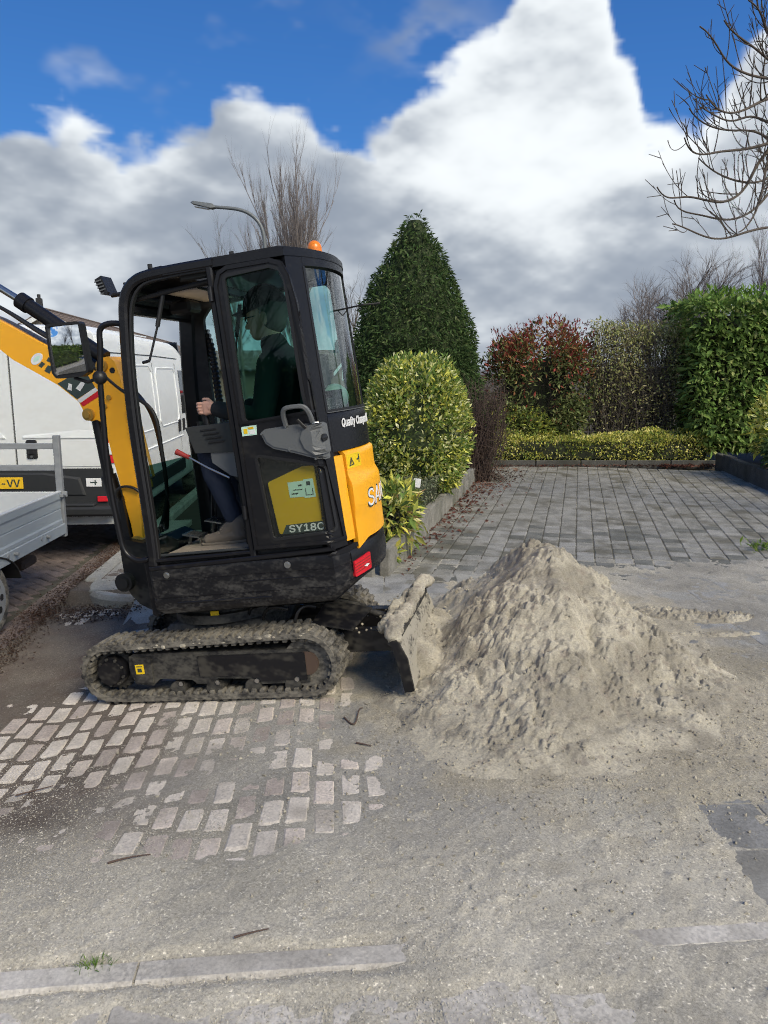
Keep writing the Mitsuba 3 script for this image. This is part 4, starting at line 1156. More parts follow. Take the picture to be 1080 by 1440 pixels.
add(f'{bc}__dome', [dm, cyl((-.79, 0, 2.325), (-.79, 0, 2.358), .039, 24)], 'amber', smooth=40, M=MM, label='orange beacon dome')
ex('aerial', [tube([(-.86, .0, 2.02), (-1.02, .0, 2.03), (-1.10, -.05, 2.03)], .005, 6), tube([(-.87, .0, 1.96), (-.93, 0, 2.02)], .003, 6)], 'black_plastic')
ml = ex('mirror_rail', tube(smoothpath([(.16, .455, 2.065), (.24, .455, 2.078), (.283, .455, 2.06), (.298, .455, 2.0), (.318, .455, 1.9), (.36, .455, 1.6), (.392, .455, 1.2), (.385, .455, .95), (.37, .455, .87), (.33, .455, .832), (.24, .455, .828)], 8), .0155, 10), 'black_paint', smooth=True)
add(f'{ml}__clamp', [trimesh.creation.icosphere(3, .037).apply_translation([.334, .458, 1.815]), tube([(.334, .46, 1.815), (.40, .47, 1.80), (.47, .475, 1.83)], .009, 8)], 'black_plastic', smooth=40, M=MM)
mp = roundpoly([(.562, 2.118), (.358, 2.108), (.362, 1.85), (.41, 1.83), (.56, 1.838), (.578, 1.87)], .02)
def leanm(m):
    m.vertices[:, 1] += (m.vertices[:, 2] - 1.98) * .03
    return m
mk = ex('mirror', leanm(prism(mp, .46, .495)), 'black_plastic', smooth=30, label='square black rear view mirror')
add(f'{mk}__rim', leanm(prism(mp.difference(mp.buffer(-.013)), .495, .5095)), 'black_plastic', smooth=30, M=MM)
ga, gb = np.meshgrid(np.linspace(.564, .374, 14), np.linspace(1.856, 2.102, 18))   # slightly domed mirror glass
gl_ = gridmesh(ga, .4962 + .010 - ((ga - .469) ** 2 + (gb - 1.979) ** 2) / 2.2, gb)
add(f'{mk}__glass', leanm(gl_), 'mirror_glass', smooth=True, M=MM)

# --- boom in front
yb = 'yellow_paint'
bpol = Polygon([(1.75, 2.50), (1.45, 2.40), (1.207, 2.274), (1.135, 2.229), (.94, 2.098), (.687, 1.937), (.60, 1.882), (.575, 1.925), (.545, 1.952), (.50, 1.953), (.468, 1.92), (.452, 1.84), (.44, 1.72), (.442, 1.4), (.462, 1.1), (.485, .9), (.50, .82), (.545, .82),
                (.548, .97), (.588, 1.372), (.605, 1.58), (.65, 1.605), (.69, 1.60), (.715, 1.64), (.745, 1.723), (.856, 1.831), (.968, 1.909), (1.128, 2.018), (1.241, 2.127), (1.46, 2.24), (1.74, 2.37), (1.80, 2.44)])
bk = ex('boom', prism(bpol, -.065, .065), yb, smooth=12, label='yellow cranked boom')
for g, mat, w_ in (([(.75, 1.737), (.62, 1.79), (.67, 1.905), (.86, 1.842)], 'dark_print', .0665), ([(.735, 1.713), (.605, 1.77), (.62, 1.79), (.75, 1.733)], 'white_print', .0668), ([(.72, 1.69), (.59, 1.742), (.605, 1.768), (.735, 1.711)], 'red_lens', .0668),
                   ([(.80, 1.80), (.785, 1.835), (.765, 1.825), (.775, 1.79)], 'white_print', .0685), ([(.745, 1.80), (.70, 1.835), (.68, 1.82), (.72, 1.78)], 'white_print', .0685),
                   ([(.93, 1.925), (.90, 1.955), (.868, 1.94), (.90, 1.905)], 'dark_print', .0668), ([(.965, 1.96), (.935, 1.98), (.915, 1.965), (.945, 1.945)], 'dark_print', .0668), ([(.905, 1.98), (.885, 2.0), (.865, 1.985), (.88, 1.968)], 'dark_print', .0668)):
    add(f'{bk}__decal', prism(Polygon(g), .064, w_), mat, M=MM)
el = Polygon([(.965 + .042 * math.cos(a), 2.0 + .03 * math.sin(a) - .012 * math.cos(a)) for a in np.linspace(0, 6.28, 24)])
add(f'{bk}__badge', prism(el, .064, .0672), 'white_print', M=MM, label='white oval badge on the boom')
add(f'{bk}__badge_print', prism(el.buffer(-.016), .064, .0678), 'mint_print', M=MM)
for u, w, R in ((.548, 1.905, .035), (.689, 1.64, .036), (.525, .85, .045)):
    add(f'{bk}__pin', [cyl((u, -.1, w), (u, .085, w), R, 20), cyl((u, .08, w), (u, .098, w), R * .6, 6)], 'brass_yellow', smooth=40, M=MM)
for u, w in ((.54, 1.722), (.576, 1.674)):
    add(f'{bk}__bolt', cyl((u, .06, w), (u, .078, w), .015, 8), 'brass_yellow', M=MM)
add(f'{bk}__hole', cyl((.491, .0655, 1.872), (.491, .067, 1.872), .017, 16), 'black_plastic', M=MM)
ac = ex('arm_cylinder', [cyl((.56, 0, 1.955), (1.03, 0, 2.342), .042, 20), cyl((1.0, 0, 2.317), (1.05, 0, 2.358), .05, 20)], 'black_paint', smooth=40)
add(f'{ac}__rod', cyl((1.03, 0, 2.342), (1.24, 0, 2.50), .021, 16), 'steel', smooth=40, M=MM)
add(f'{ac}__clevis', [cyl((1.24, -.05, 2.525), (1.24, .05, 2.525), .045, 16)], 'rust', smooth=40, M=MM)
bcy = ex('boom_cylinder', [cyl((.688, 0, 1.60), (.68, 0, 1.25), .032, 16), cyl((.68, 0, 1.27), (.61, 0, .82), .047, 18)], 'black_paint', smooth=40)
for k in range(5):
    off = .03 * k
    ex('hose', tube(smoothpath([(1.5, -.05 + .025 * k, 2.45 - .0), (1.2, -.05 + .025 * k, 2.325 + .008 * k), (.94, -.05 + .025 * k, 2.135 + .006 * k), (.68, -.05 + .025 * k, 1.965), (.56, -.055 + .028 * k, 1.86), (.45, -.06 + .03 * k, 1.75), (.365 - .020 * k, -.05 + .03 * k, 1.62), (.335 - .018 * k, -.05 + .03 * k, 1.42), (.34 - .016 * k, -.05 + .03 * k, 1.15), (.38, -.04 + .03 * k, .9)], 6), .0115, 7), 'black_plastic', smooth=True)
for k in range(3):
    ex('hydraulic_pipe', [tube([(.40 - .022 * k, .10, 1.66 - .03 * k), (.385 - .022 * k, .10, 1.4), (.372 - .022 * k, .10, 1.12 + .06 * k)], .009, 8), cyl((.394 - .022 * k, .10, 1.56 - .07 * k), (.391 - .022 * k, .10, 1.50 - .07 * k), .014, 6)], 'brass_yellow')
ex('hose_coupling', [cyl((.40, .1, 1.245), (.33, .1, 1.245), .014, 10), cyl((.385, .1, 1.245), (.37, .1, 1.245), .02, 8)], 'steel', smooth=40)
ex('hose_clip', barpath(smoothpath([(.60, .08, 1.14), (.57, .085, 1.19), (.51, .085, 1.195), (.45, .08, 1.16)], 6), .014, .02), 'black_plastic')
# swing post and its bracket
sw_ = ex('swing_post', [prism(roundpoly([(.60, .90), (.605, .70), (.62, .64), (.58, .55), (.53, .49), (.46, .45), (.22, .50), (.22, .86), (.30, .90), (.45, .86)], .02), -.12, .14), hullof([(.22, -.22, .52), (.22, .22, .52), (.36, -.1, .52), (.36, .1, .52), (.22, -.22, .74), (.22, .22, .74), (.36, -.1, .74), (.36, .1, .74)])], 'black_paint')
add(f'{sw_}__pin', [cyl((.592, .10, .64), (.592, .185, .64), .055, 24), cyl((.592, .18, .64), (.592, .2, .64), .036, 20)], 'black_plastic', smooth=40, M=MM)
add(f'{sw_}__guard', prism(Polygon([(.60, .86), (.585, 1.10), (.56, 1.14), (.555, .86)]), -.09, .09), 'black_paint', M=MM)
ex('front_bracket', [cbox((.25, .40, .68), (.06, .1, .30), .01), cbox((.255, .35, .56), (.05, .2, .12), .01)], 'black_paint')
# dipper and bucket, reaching over the trailer beyond the picture
ex('dipper', prism(Polygon([(1.62, 2.56), (1.80, 2.60), (2.55, 2.20), (2.58, 2.10), (2.50, 2.07), (1.72, 2.36), (1.64, 2.44)]), -.06, .06), yb, label='yellow dipper arm')
bkt = ex('bucket', [prism(Polygon([(2.58, 2.14), (2.80, 2.04), (2.90, 1.85), (2.82, 1.66), (2.62, 1.60), (2.62, 1.615), (2.80, 1.675), (2.88, 1.85), (2.79, 2.02), (2.57, 2.12)]), -.2, .2)] + [prism(Polygon([(2.57, 2.12), (2.80, 2.02), (2.88, 1.85), (2.80, 1.67), (2.62, 1.61)]), s_ - .008, s_ + .008) for s_ in (-.19, .19)], 'black_dull')

# ------------------------------------------------------------------ the driver
PK = thing('person', 'driver in dark cap, dark jacket and blue jeans seated in the cab', 'person')


def pe(part, mesh, mat, smooth=True, parent=PK):
    return add(f'{parent}__{part}', mesh, mat, smooth=smooth, M=MM)


V_ = .09
torso = [
    [((-.55, V_, 1.34), .15), ((-.56, V_, 1.52), .155)],
    [((-.56, V_, 1.52), .155), ((-.55, V_ + .08, 1.70), .125), ((-.55, V_ - .08, 1.70), .125)],
    [((-.55, V_ + .10, 1.70), .11), ((-.55, V_ + .17, 1.775), .075), ((-.55, V_ - .17, 1.775), .075), ((-.55, V_ - .10, 1.70), .11), ((-.545, V_, 1.80), .09)],
    [((-.54, V_, 1.80), .085), ((-.515, V_, 1.885), .072)],
    [((-.55, V_ + .19, 1.765), .075), ((-.49, V_ + .265, 1.50), .058)],
    [((-.49, V_ + .265, 1.50), .058), ((-.24, V_ + .24, 1.575), .042)],
    [((-.55, V_ - .19, 1.765), .075), ((-.48, V_ - .265, 1.50), .058)],
    [((-.48, V_ - .265, 1.50), .058), ((-.24, V_ - .22, 1.575), .042)],
]
bodyk = pe('jacket', sweep_body(torso, .02, 6), 'jacket')
legs = []
for s, kn in ((.12, (-.105, .0, 1.335)), (-.12, (-.06, 0, 1.335))):
    legs += [[((-.55, V_ + s * .8, 1.325), .105), ((kn[0], V_ + s * 1.15, kn[2]), .068)], [((kn[0], V_ + s * 1.15, kn[2]), .068), ((kn[0] - .02, V_ + s * 1.2, 1.22), .068)],
             [((kn[0] - .02, V_ + s * 1.2, 1.22), .066), ((kn[0] - .085, V_ + s * 1.25, .985), .05)]]
legs += [[((-.55, V_ + .08, 1.33), .115), ((-.55, V_ - .08, 1.33), .115)]]
lg = sweep_body(legs, .02, 6); lg = lump(lg, .006, 14, 8)
pe('jeans', lg, 'jeans')
for s, u0 in ((.15, -.205), (-.15, -.16)):
    v = V_ + s
    sh = sweep_body([[((u0 - .015, v, .885), .045), ((u0 + .12, v + .005, .872), .036)], [((u0 + .12, v + .005, .870), .036), ((u0 + .175, v + .01, .866), .031)], [((u0 - .01, v, .95), .047), ((u0 - .01, v, .885), .046)], [((u0, v, .95), .044), ((u0 + .07, v, .90), .04)]], .012, 4)
    sh.vertices[:, 2] = np.maximum(sh.vertices[:, 2], .845)
    k = pe('shoe', sh, 'shoe_mat')
    so = sweep_body([[((u0 - .03, v, .85), .030), ((u0 + .06, v, .848), .036)], [((u0 + .06, v, .848), .036), ((u0 + .18, v + .01, .848), .032)]], .012, 2)
    so.vertices[:, 2] = np.clip(so.vertices[:, 2], .836, .852); so.vertices[:, :2] = (so.vertices[:, :2] - [u0 + .06, v]) * 1.08 + [u0 + .06, v]
    pe('sole', so, 'mat_floor', parent=k)
# head and neck, with face
hd = sweep_body([[((-.52, V_, 1.86), .055), ((-.505, V_, 1.95), .055)],
                 [((-.505, V_, 2.06), .098), ((-.468, V_, 2.04), .082)],
                 [((-.47, V_, 2.03), .078), ((-.432, V_, 1.955), .036)], [((-.50, V_, 1.98), .06), ((-.432, V_, 1.95), .034)],
                 [((-.405, V_, 2.03), .014), ((-.378, V_, 1.994), .0125)], [((-.41, V_, 2.0), .02), ((-.385, V_, 1.992), .012)],
                 [((-.405, V_ + .012, 1.965), .012), ((-.405, V_ - .012, 1.965), .012), ((-.41, V_, 1.955), .014)],
                 [((-.41, V_ + .03, 2.052), .014), ((-.41, V_ - .03, 2.052), .014)],
                 [((-.515, V_ + .085, 2.04), .02), ((-.51, V_ + .082, 2.0), .014)], [((-.515, V_ - .085, 2.04), .02), ((-.51, V_ - .082, 2.0), .014)]], .009, 3)
hk_ = pe('head', hd, 'skin')
for s in (-1, 1):
    eb = trimesh.creation.icosphere(2, .011).apply_translation([-.407, V_ + s * .031, 2.03]); pe('eye', eb, 'white_print', parent=hk_)
hair = sweep_body([[((-.520, V_, 2.065), .101), ((-.535, V_, 2.01), .072)], [((-.52, V_, 2.07), .102), ((-.50, V_, 2.085), .098)]], .014, 4)
hv = hair.vertices; hv[:, 0] = np.minimum(hv[:, 0], -.488 + .35 * np.maximum(hv[:, 2] - 2.05, 0)); hair.vertices = hv
pe('hair', lump(hair, .006, 30, 4), 'hair')
cap_ = trimesh.creation.icosphere(4, 1.0)
cv = cap_.vertices; cap_.vertices = np.c_[cv[:, 0] * .122 - .498, cv[:, 1] * .103 + V_, np.maximum(cv[:, 2] * .118, -.012 - .02 * cv[:, 0]) + 2.09]
ck_ = pe('cap', cap_, 'cap_cloth')
br = []
for i in range(2):
    a = np.linspace(-1.15, 1.15, 19)
    br.append(np.c_[-.44 + .135 * np.cos(a), V_ + .085 * np.sin(a), 2.086 - .012 * np.cos(a) - .02 * np.abs(np.sin(a)) - .006 * i])
pe('brim', hullof(np.vstack(br + [np.array([[-.42, V_ + .09, 2.085], [-.42, V_ - .09, 2.085]])])), 'cap_cloth', smooth=30, parent=ck_)
pe('glasses', [tube([(-.40, V_ + .07, 2.035), (-.51, V_ + .092, 2.04)], .003, 6), tube([(-.398, V_ - .06, 2.035), (-.394, V_, 2.036), (-.398, V_ + .06, 2.035)], .004, 6), tube([(-.398, V_ + .045 + .02 * math.cos(0), 2.03)] + [(-.396, V_ + .035 + .022 * math.cos(a), 2.03 + .018 * math.sin(a)) for a in np.linspace(0, 6.28, 14)], .0028, 5)], 'black_plastic', smooth=True)
# near hand round the joystick: palm, four fingers, thumb
J = np.array([-.152, .31, 1.60])
W0 = np.array([-.245, V_ + .24, 1.575])
pal = [[(W0, .028), ((-.205, .335, 1.588), .026)], [((-.215, .338, 1.602), .018), ((-.215, .338, 1.572), .018), ((-.175, .340, 1.612), .015), ((-.175, .340, 1.565), .015)]]
for k, (dz, ln) in enumerate(((.022, .9), (.006, 1.0), (-.010, .95), (-.026, .8))):
    a = np.array([-.172, .340, 1.59 + dz]); b = a + np.array([.032 * ln, .004, .004]); c = b + np.array([.018, -.026 * ln, .0]); d_ = c + np.array([-.012, -.022 * ln, -.002])
    pal += [[(a, .0098), (b, .0092)], [(b, .0092), (c, .0086)], [(c, .0086), (d_, .0075)]]
a = np.array([-.205, .322, 1.610]); b = np.array([-.178, .300, 1.632]); c = np.array([-.150, .292, 1.636])
pal += [[(a, .013), (b, .0105)], [(b, .0105), (c, .0088)]]
pe('hand', sweep_body(pal, .005, 3), 'skin')
J2 = np.array([-.15, -.13, 1.60])
pal2 = [[(np.array([-.245, V_ - .22, 1.575]), .028), ((-.20, -.13, 1.59), .026)]]
for k, dz in enumerate((.02, .005, -.01, -.024)):
    a = np.array([-.19, -.135, 1.59 + dz]); b = a + [.035, -.01, 0]; c = b + [.015, .025, 0]
    pal2 += [[(a, .0098), (b, .009)], [(b, .009), (c, .008)]]
pal2 += [[((-.205, -.115, 1.608), .012), ((-.17, -.105, 1.625), .009)]]
pe('hand', sweep_body(pal2, .006, 3), 'skin')

# ------------------------------------------------------------------ white van, rear towards us
VM = place(-2.665, 7.60, -.2, rot)
VAN = thing('van', 'white high roofed panel van with a yellow plate parked at the kerb', 'van')


def va(part, mesh, mat, smooth=False, parent=None, label=None):
    return add(f'{parent or VAN}__{part}', mesh, mat, smooth=smooth, M=VM, label=label)


VW = 1.92
def vsec(Y):
    H = np.interp(Y, [0, .04, .3, 3.6, 3.95, 4.75, 4.85, 5.35, 5.55, 5.62], [2.30, 2.34, 2.37, 2.33, 2.27, 1.28, 1.20, 1.02, .82, .60])
    ins = np.interp(Y, [0, .05, 4.6, 5.3, 5.62], [.025, 0, 0, .08, .26])
    h = H - .40
    prof = [(.05, .40), (.012, .46), (0, .62), (0, .40 + .40 * h), (.012, .40 + .55 * h), (.05, .40 + .78 * h), (.085, H - .16), (.13, H - .075), (.20, H - .03), (.34, H - .005), (.7, H + .006)]
    r_ = [(-(a + ins), z) for a, z in prof]
    l_ = [(-(VW - a - ins), z) for a, z in prof]
    return [(x, Y, z) for x, z in r_] + [(x, Y, z) for x, z in l_[::-1]]


Ys = [0, .02, .05, .3, 1, 2, 3, 3.6, 3.78, 3.95, 4.2, 4.5, 4.75, 4.85, 5.1, 5.35, 5.47, 5.55, 5.62]
S_ = np.array([vsec(y) for y in Ys]); n = S_.shape[1]
F = []
for k in range(len(Ys) - 1):
    for j in range(n):
        a, b = k * n + j, k * n + (j + 1) % n
        F += [(a, b, a + n), (b, b + n, a + n)]
F += [(0, j + 1, j) for j in range(1, n - 1)] + [((len(Ys) - 1) * n, (len(Ys) - 1) * n + j, (len(Ys) - 1) * n + j + 1) for j in range(1, n - 1)]
vb_ = trimesh.Trimesh(S_.reshape(-1, 3), np.array(F), process=False)
if vb_.volume < 0: vb_.invert()
va('body', vb_, 'van_white', smooth=28)
def rear_x(z):
    return 0
for xr in ((-.045, -.945), (-.965, -1.87)):
    pts = [(xr[0] - (.0 if xr[0] < -.5 else 0), .99), (xr[1], .99), (xr[1] + (.10 if xr[1] < -1.5 else 0), 2.28), (xr[0] - (.10 if xr[0] > -.5 else 0), 2.28)]
    dpoly = Polygon(pts).buffer(-.03).buffer(.03)
    m = trimesh.creation.extrude_polygon(dpoly, .014, engine='earcut'); v = m.vertices; m.vertices = np.c_[v[:, 0], .004 - v[:, 2], v[:, 1]]
    dk = va('rear_door', m, 'van_white')
    # pressed swage across the door
    va('pressing', hullof([(xr[0] - .07, -.008, 1.26), (xr[1] + .06, -.008, 1.26), (xr[0] - .15, -.008, 1.36), (xr[1] + .06, -.008, 1.30), (xr[0] - .08, -.022, 1.27), (xr[1] + .07, -.022, 1.27), (xr[0] - .09, -.022, 1.275), (xr[1] + .07, -.022, 1.278)]), 'van_white', parent=dk)
for z in (1.15, 1.95):
    va('hinge', [cbox((-.035, -.012, z), (.05, .03, .10), .008), cbox((-1.885, -.012, z), (.05, .03, .10), .008)], 'van_white')
va('door_gap', cbox((-.955, -.002, 1.64), (.012, .012, 1.3), .002), 'seam_dark')
hd_ = va('door_handle', [cbox((-.80, -.016, 1.16), (.105, .03, .185), .012), cbox((-.80, -.034, 1.17), (.065, .018, .12), .01)], 'black_plastic')
va('handle_lock', cyl((-.80, -.035, 1.09), (-.80, -.04, 1.09), .012, 10), 'grey_plastic', parent=hd_)
lp = va('lower_panel', [hullof([(-.03, .02, .97), (-1.89, .02, .97), (-.03, -.02, .965), (-1.89, -.02, .965), (-.03, -.03, .60), (-1.89, -.03, .60), (-.03, .05, .60), (-1.89, .05, .60)])], 'van_black')
va('panel_pressing', hullof([(-.35, -.028, .88), (-.70, -.028, .93), (-1.2, -.028, .93), (-.30, -.034, .70), (-1.6, -.034, .70), (-.37, -.040, .86), (-.70, -.040, .91), (-1.2, -.04, .91), (-.33, -.042, .71), (-1.6, -.042, .71)]), 'van_black', parent=lp)
bm_ = va('bumper', [cbox((-.95, -.05, .555), (1.90, .22, .10), .025), cbox((-.95, -.085, .615), (1.5, .12, .03), .01)], 'van_black', smooth=30)
va('reflector', cbox((-.14, -.045, .665), (.10, .02, .055), .005), 'red_lens')
va('white_sticker', cbox((-.22, -.032, .83), (.15, .006, .085), .002), 'white_print', label='small white sticker with a black mark')
va('white_sticker__mark', [cbox((-.22, -.036, .83), (.07, .003, .012), .001), cbox((-.205, -.036, .83), (.012, .003, .05), .001)], 'dark_print')
pl_ = va('licence_plate', cbox((-1.16, -.046, .83), (.52, .012, .115), .003), 'plate_yellow', label='yellow licence plate')
m = text_mesh('13-VV', .072, .002, True); v = m.vertices
v = np.c_[v[:, 0] * .95, -v[:, 2], v[:, 1]]; v[:, 0] += -.925 - v[:, 0].max(); v[:, 1] += -.053; v[:, 2] += .794
va('lettering', trimesh.Trimesh(v, m.faces), 'dark_print', parent=pl_)
tl = va('tail_light', [hullof([(-.002, -.012, 1.02), (-.10, -.016, 1.02), (-.012, -.012, 1.62), (-.085, -.016, 1.62), (.006, .12, 1.02), (.0, .10, 1.62)])], 'red_lens', smooth=30)
va('white_segment', [hullof([(-.004, -.018, 1.12), (-.09, -.02, 1.12), (-.006, -.018, 1.22), (-.088, -.02, 1.22), (.008, .1, 1.12), (.006, .1, 1.22)])], 'white_print', parent=tl)
# right flank: pressed panel outline, door seams, handles, cab window, mirror
def sx_(z, Y=2.0):
    s = np.array(vsec(Y))[:11]
    return float(np.interp(z, s[:, 2], s[:, 0]))
def flank(name, pts, mat, r, parent=None, off=.004):
    return va(name, tube([(sx_(z, min(y, 3.5)) + off, y, z) for y, z in pts], r, 6), mat, parent=parent)
flank('pressed_panel', [(.35, 1.30), (.35, 1.9), (.45, 1.98), (1.75, 1.98), (1.85, 1.9), (1.85, 1.30), (1.75, 1.23), (.45, 1.23), (.35, 1.30)], 'van_line', .008)
flank('pressed_panel', [(2.05, 1.30), (2.05, 1.88), (2.15, 1.95), (3.1, 1.95), (3.18, 1.88), (3.18, 1.3), (3.1, 1.23), (2.15, 1.23), (2.05, 1.30)], 'van_line', .008)
for Y in (1.95, 3.28):
    flank('door_seam', [(Y, .5), (Y, 1.2), (Y, 2.0), (Y + .02, 2.30)], 'seam_dark', .006, off=.001)
flank('slide_rail', [(.2, 2.10), (1.9, 2.10), (3.5, 2.08)], 'seam_dark', .007, off=.002)
flank('waist_line', [(.1, 1.02), (3.4, 1.02)], 'van_line', .008)
for Y in (3.12, 3.42):
    va('side_handle', cbox((sx_(1.18, 3.3) + .012, Y, 1.17), (.028, .085, .17), .012), 'black_plastic')
va('cab_window', hullof([(sx_(1.32, 3.5) + .006, 3.42, 1.32), (sx_(1.9, 3.5) + .006, 3.45, 1.92), (sx_(1.9, 3.6) + .006, 3.95, 1.92), (sx_(1.32, 3.6) + .004, 4.5, 1.32), (sx_(1.32, 3.5) - .03, 3.42, 1.32), (sx_(1.9, 3.5) - .03, 3.45, 1.92), (sx_(1.9, 3.6) - .03, 3.95, 1.92), (sx_(1.32, 3.6) - .03, 4.5, 1.32)]), 'car_glass')
va('wing_mirror', [cbox((.13, 4.2, 1.42), (.2, .09, .3), .03), cbox((.03, 4.22, 1.33), (.1, .04, .05), .01)], 'van_black')
va('marker_lamp', cbox((.11, 4.14, 1.62), (.06, .02, .04), .005), 'red_lens')
va('windscreen', hullof([(-.16, 4.02, 2.30), (-1.76, 4.02, 2.30), (-.10, 4.72, 1.36), (-1.82, 4.72, 1.36), (-.16, 4.05, 2.33), (-1.76, 4.05, 2.33), (-.10, 4.76, 1.38), (-1.82, 4.76, 1.38)]), 'car_glass')
va('side_moulding', cbox((.004, 1.9, .62), (.03, 3.0, .16), .01), 'van_black')
for X in (-.12, -1.80):
    for Y in (.95, 4.55):
        wk = va('wheel', cyl((X - .10, Y, .33), (X + .10, Y, .33), .33, 32), 'rubber', smooth=40)
        va('rim', cyl((X - .105, Y, .33), (X + .107, Y, .33), .20, 24), 'galv', smooth=40, parent=wk)
va('underside', cbox((-.96, 2.7, .42), (1.7, 5.0, .12), .03), 'van_black')
va('roof_panel_seam', [cbox((-.37, 1.6, 2.365), (.02, 2.9, .012), .004), cbox((-1.55, 1.6, 2.365), (.02, 2.9, .012), .004)], 'van_white')

# ------------------------------------------------------------------ trailer
TM = place(-2.845, 6.72, -.2, rot * .4)
TR = thing('trailer', 'grey flatbed trailer with galvanised rails and low side boards', 'trailer')


def tr(part, mesh, mat, smooth=False, parent=None):
    return add(f'{parent or TR}__{part}', mesh, mat, smooth=smooth, M=TM)


tr('side_board', [prism(Polygon([(-.012, .60), (.004, .595), (.006, .625), (-.004, .64), (-.004, .72), (-.010, .725), (-.010, .73), (-.004, .735), (-.004, .80), (.006, .82), (.006, .872), (-.022, .872), (-.022, .60)]), -3.3, -.055, 'uw')], 'trailer_side')
scene[f'{TR}__side_board']['to_world'] = T4(TM.tolist())
tr('chassis_rail', [cbox((-.005, -1.68, .545), (.045, 3.3, .095), .006), cbox((-.78, -1.68, .50), (.06, 3.3, .08), .006)], 'trailer_side')
tr('side_board_cap', cbox((-.010, -1.68, .878), (.036, 3.26, .014), .003), 'trailer_top')
tr('bed', cbox((-.82, -1.65, .595), (1.58, 3.26, .02), .003), 'trailer_top')
tr('head_board', [cbox((-.82, -.015, .735), (1.58, .03, .27), .005)], 'trailer_top')
tr('corner_post', [cbox((-.012, -.02, .92), (.055, .05, .90), .004)], 'galv')
tr('corner_post', [cbox((-1.63, -.02, .92), (.055, .05, .90), .004)], 'galv')
for z in (1.275, 1.085):
    tr('rack_rail', cbox((-.82, -.02, z), (1.56, .036, .05), .004), 'galv')
lt_ = tr('latch', [cbox((.02, -.06, .845), (.03, .07, .03), .006), cbox((.025, -.02, .85), (.04, .03, .05), .006), tube([(.03, -.09, .86), (.035, -.05, .845), (.035, 0, .83)], .008, 8)], 'galv')
for Y in (-.45, -1.05, -1.7):
    tr('rope_hook', cyl((.015, Y, .56), (.05, Y, .555), .014, 10), 'galv')
    tr('rivet_plate', cyl((.015, Y - .10, .56), (.022, Y - .10, .56), .02, 4), 'galv')
tr('far_side_board', cbox((-1.63, -1.68, .735), (.03, 3.26, .27), .005), 'trailer_side')
tr('drawbar', [tube([(-.2, -.1, .5), (-.82, .9, .5), (-1.44, -.1, .5)], .03, 8)], 'galv')
tr('jockey_foot', [cbox((-.30, -.30, .30), (.2, .28, .08), .02), cyl((-.30, -.30, .3), (-.30, -.3, .52), .025, 10)], 'rust')
for Y in (-1.42, -2.12):
    wk = tr('wheel', [trimesh.creation.torus(.215, .075, 40, 16).apply_transform(trimesh.transformations.rotation_matrix(math.pi / 2, [0, 1, 0])).apply_translation([-.06, Y, .29]), cyl((-.12, Y, .29), (.0, Y, .29), .22, 32)], 'rubber', smooth=50)
    rim = [cyl((-.03, Y, .29), (.012, Y, .29), .185, 36), cyl((.01, Y, .29), (.03, Y, .29), .05, 16)]
    rm = tr('rim', rim, 'galv', smooth=40, parent=wk)
    for a in np.arange(8) * math.tau / 8:
        tr('rim_hole', cyl((.008, Y + .12 * math.cos(a), .29 + .12 * math.sin(a)), (.0145, Y + .12 * math.cos(a), .29 + .12 * math.sin(a)), .026, 10), 'black_plastic', parent=wk)
tr('mudguard', barpath(np.array([(-.07, -1.77 + .78 * math.cos(a), .29 + .36 * math.sin(a) ** .8) for a in np.linspace(.12, math.pi - .12, 15)]), .012, .2, up=(1, 0, 0)), 'black_plastic')

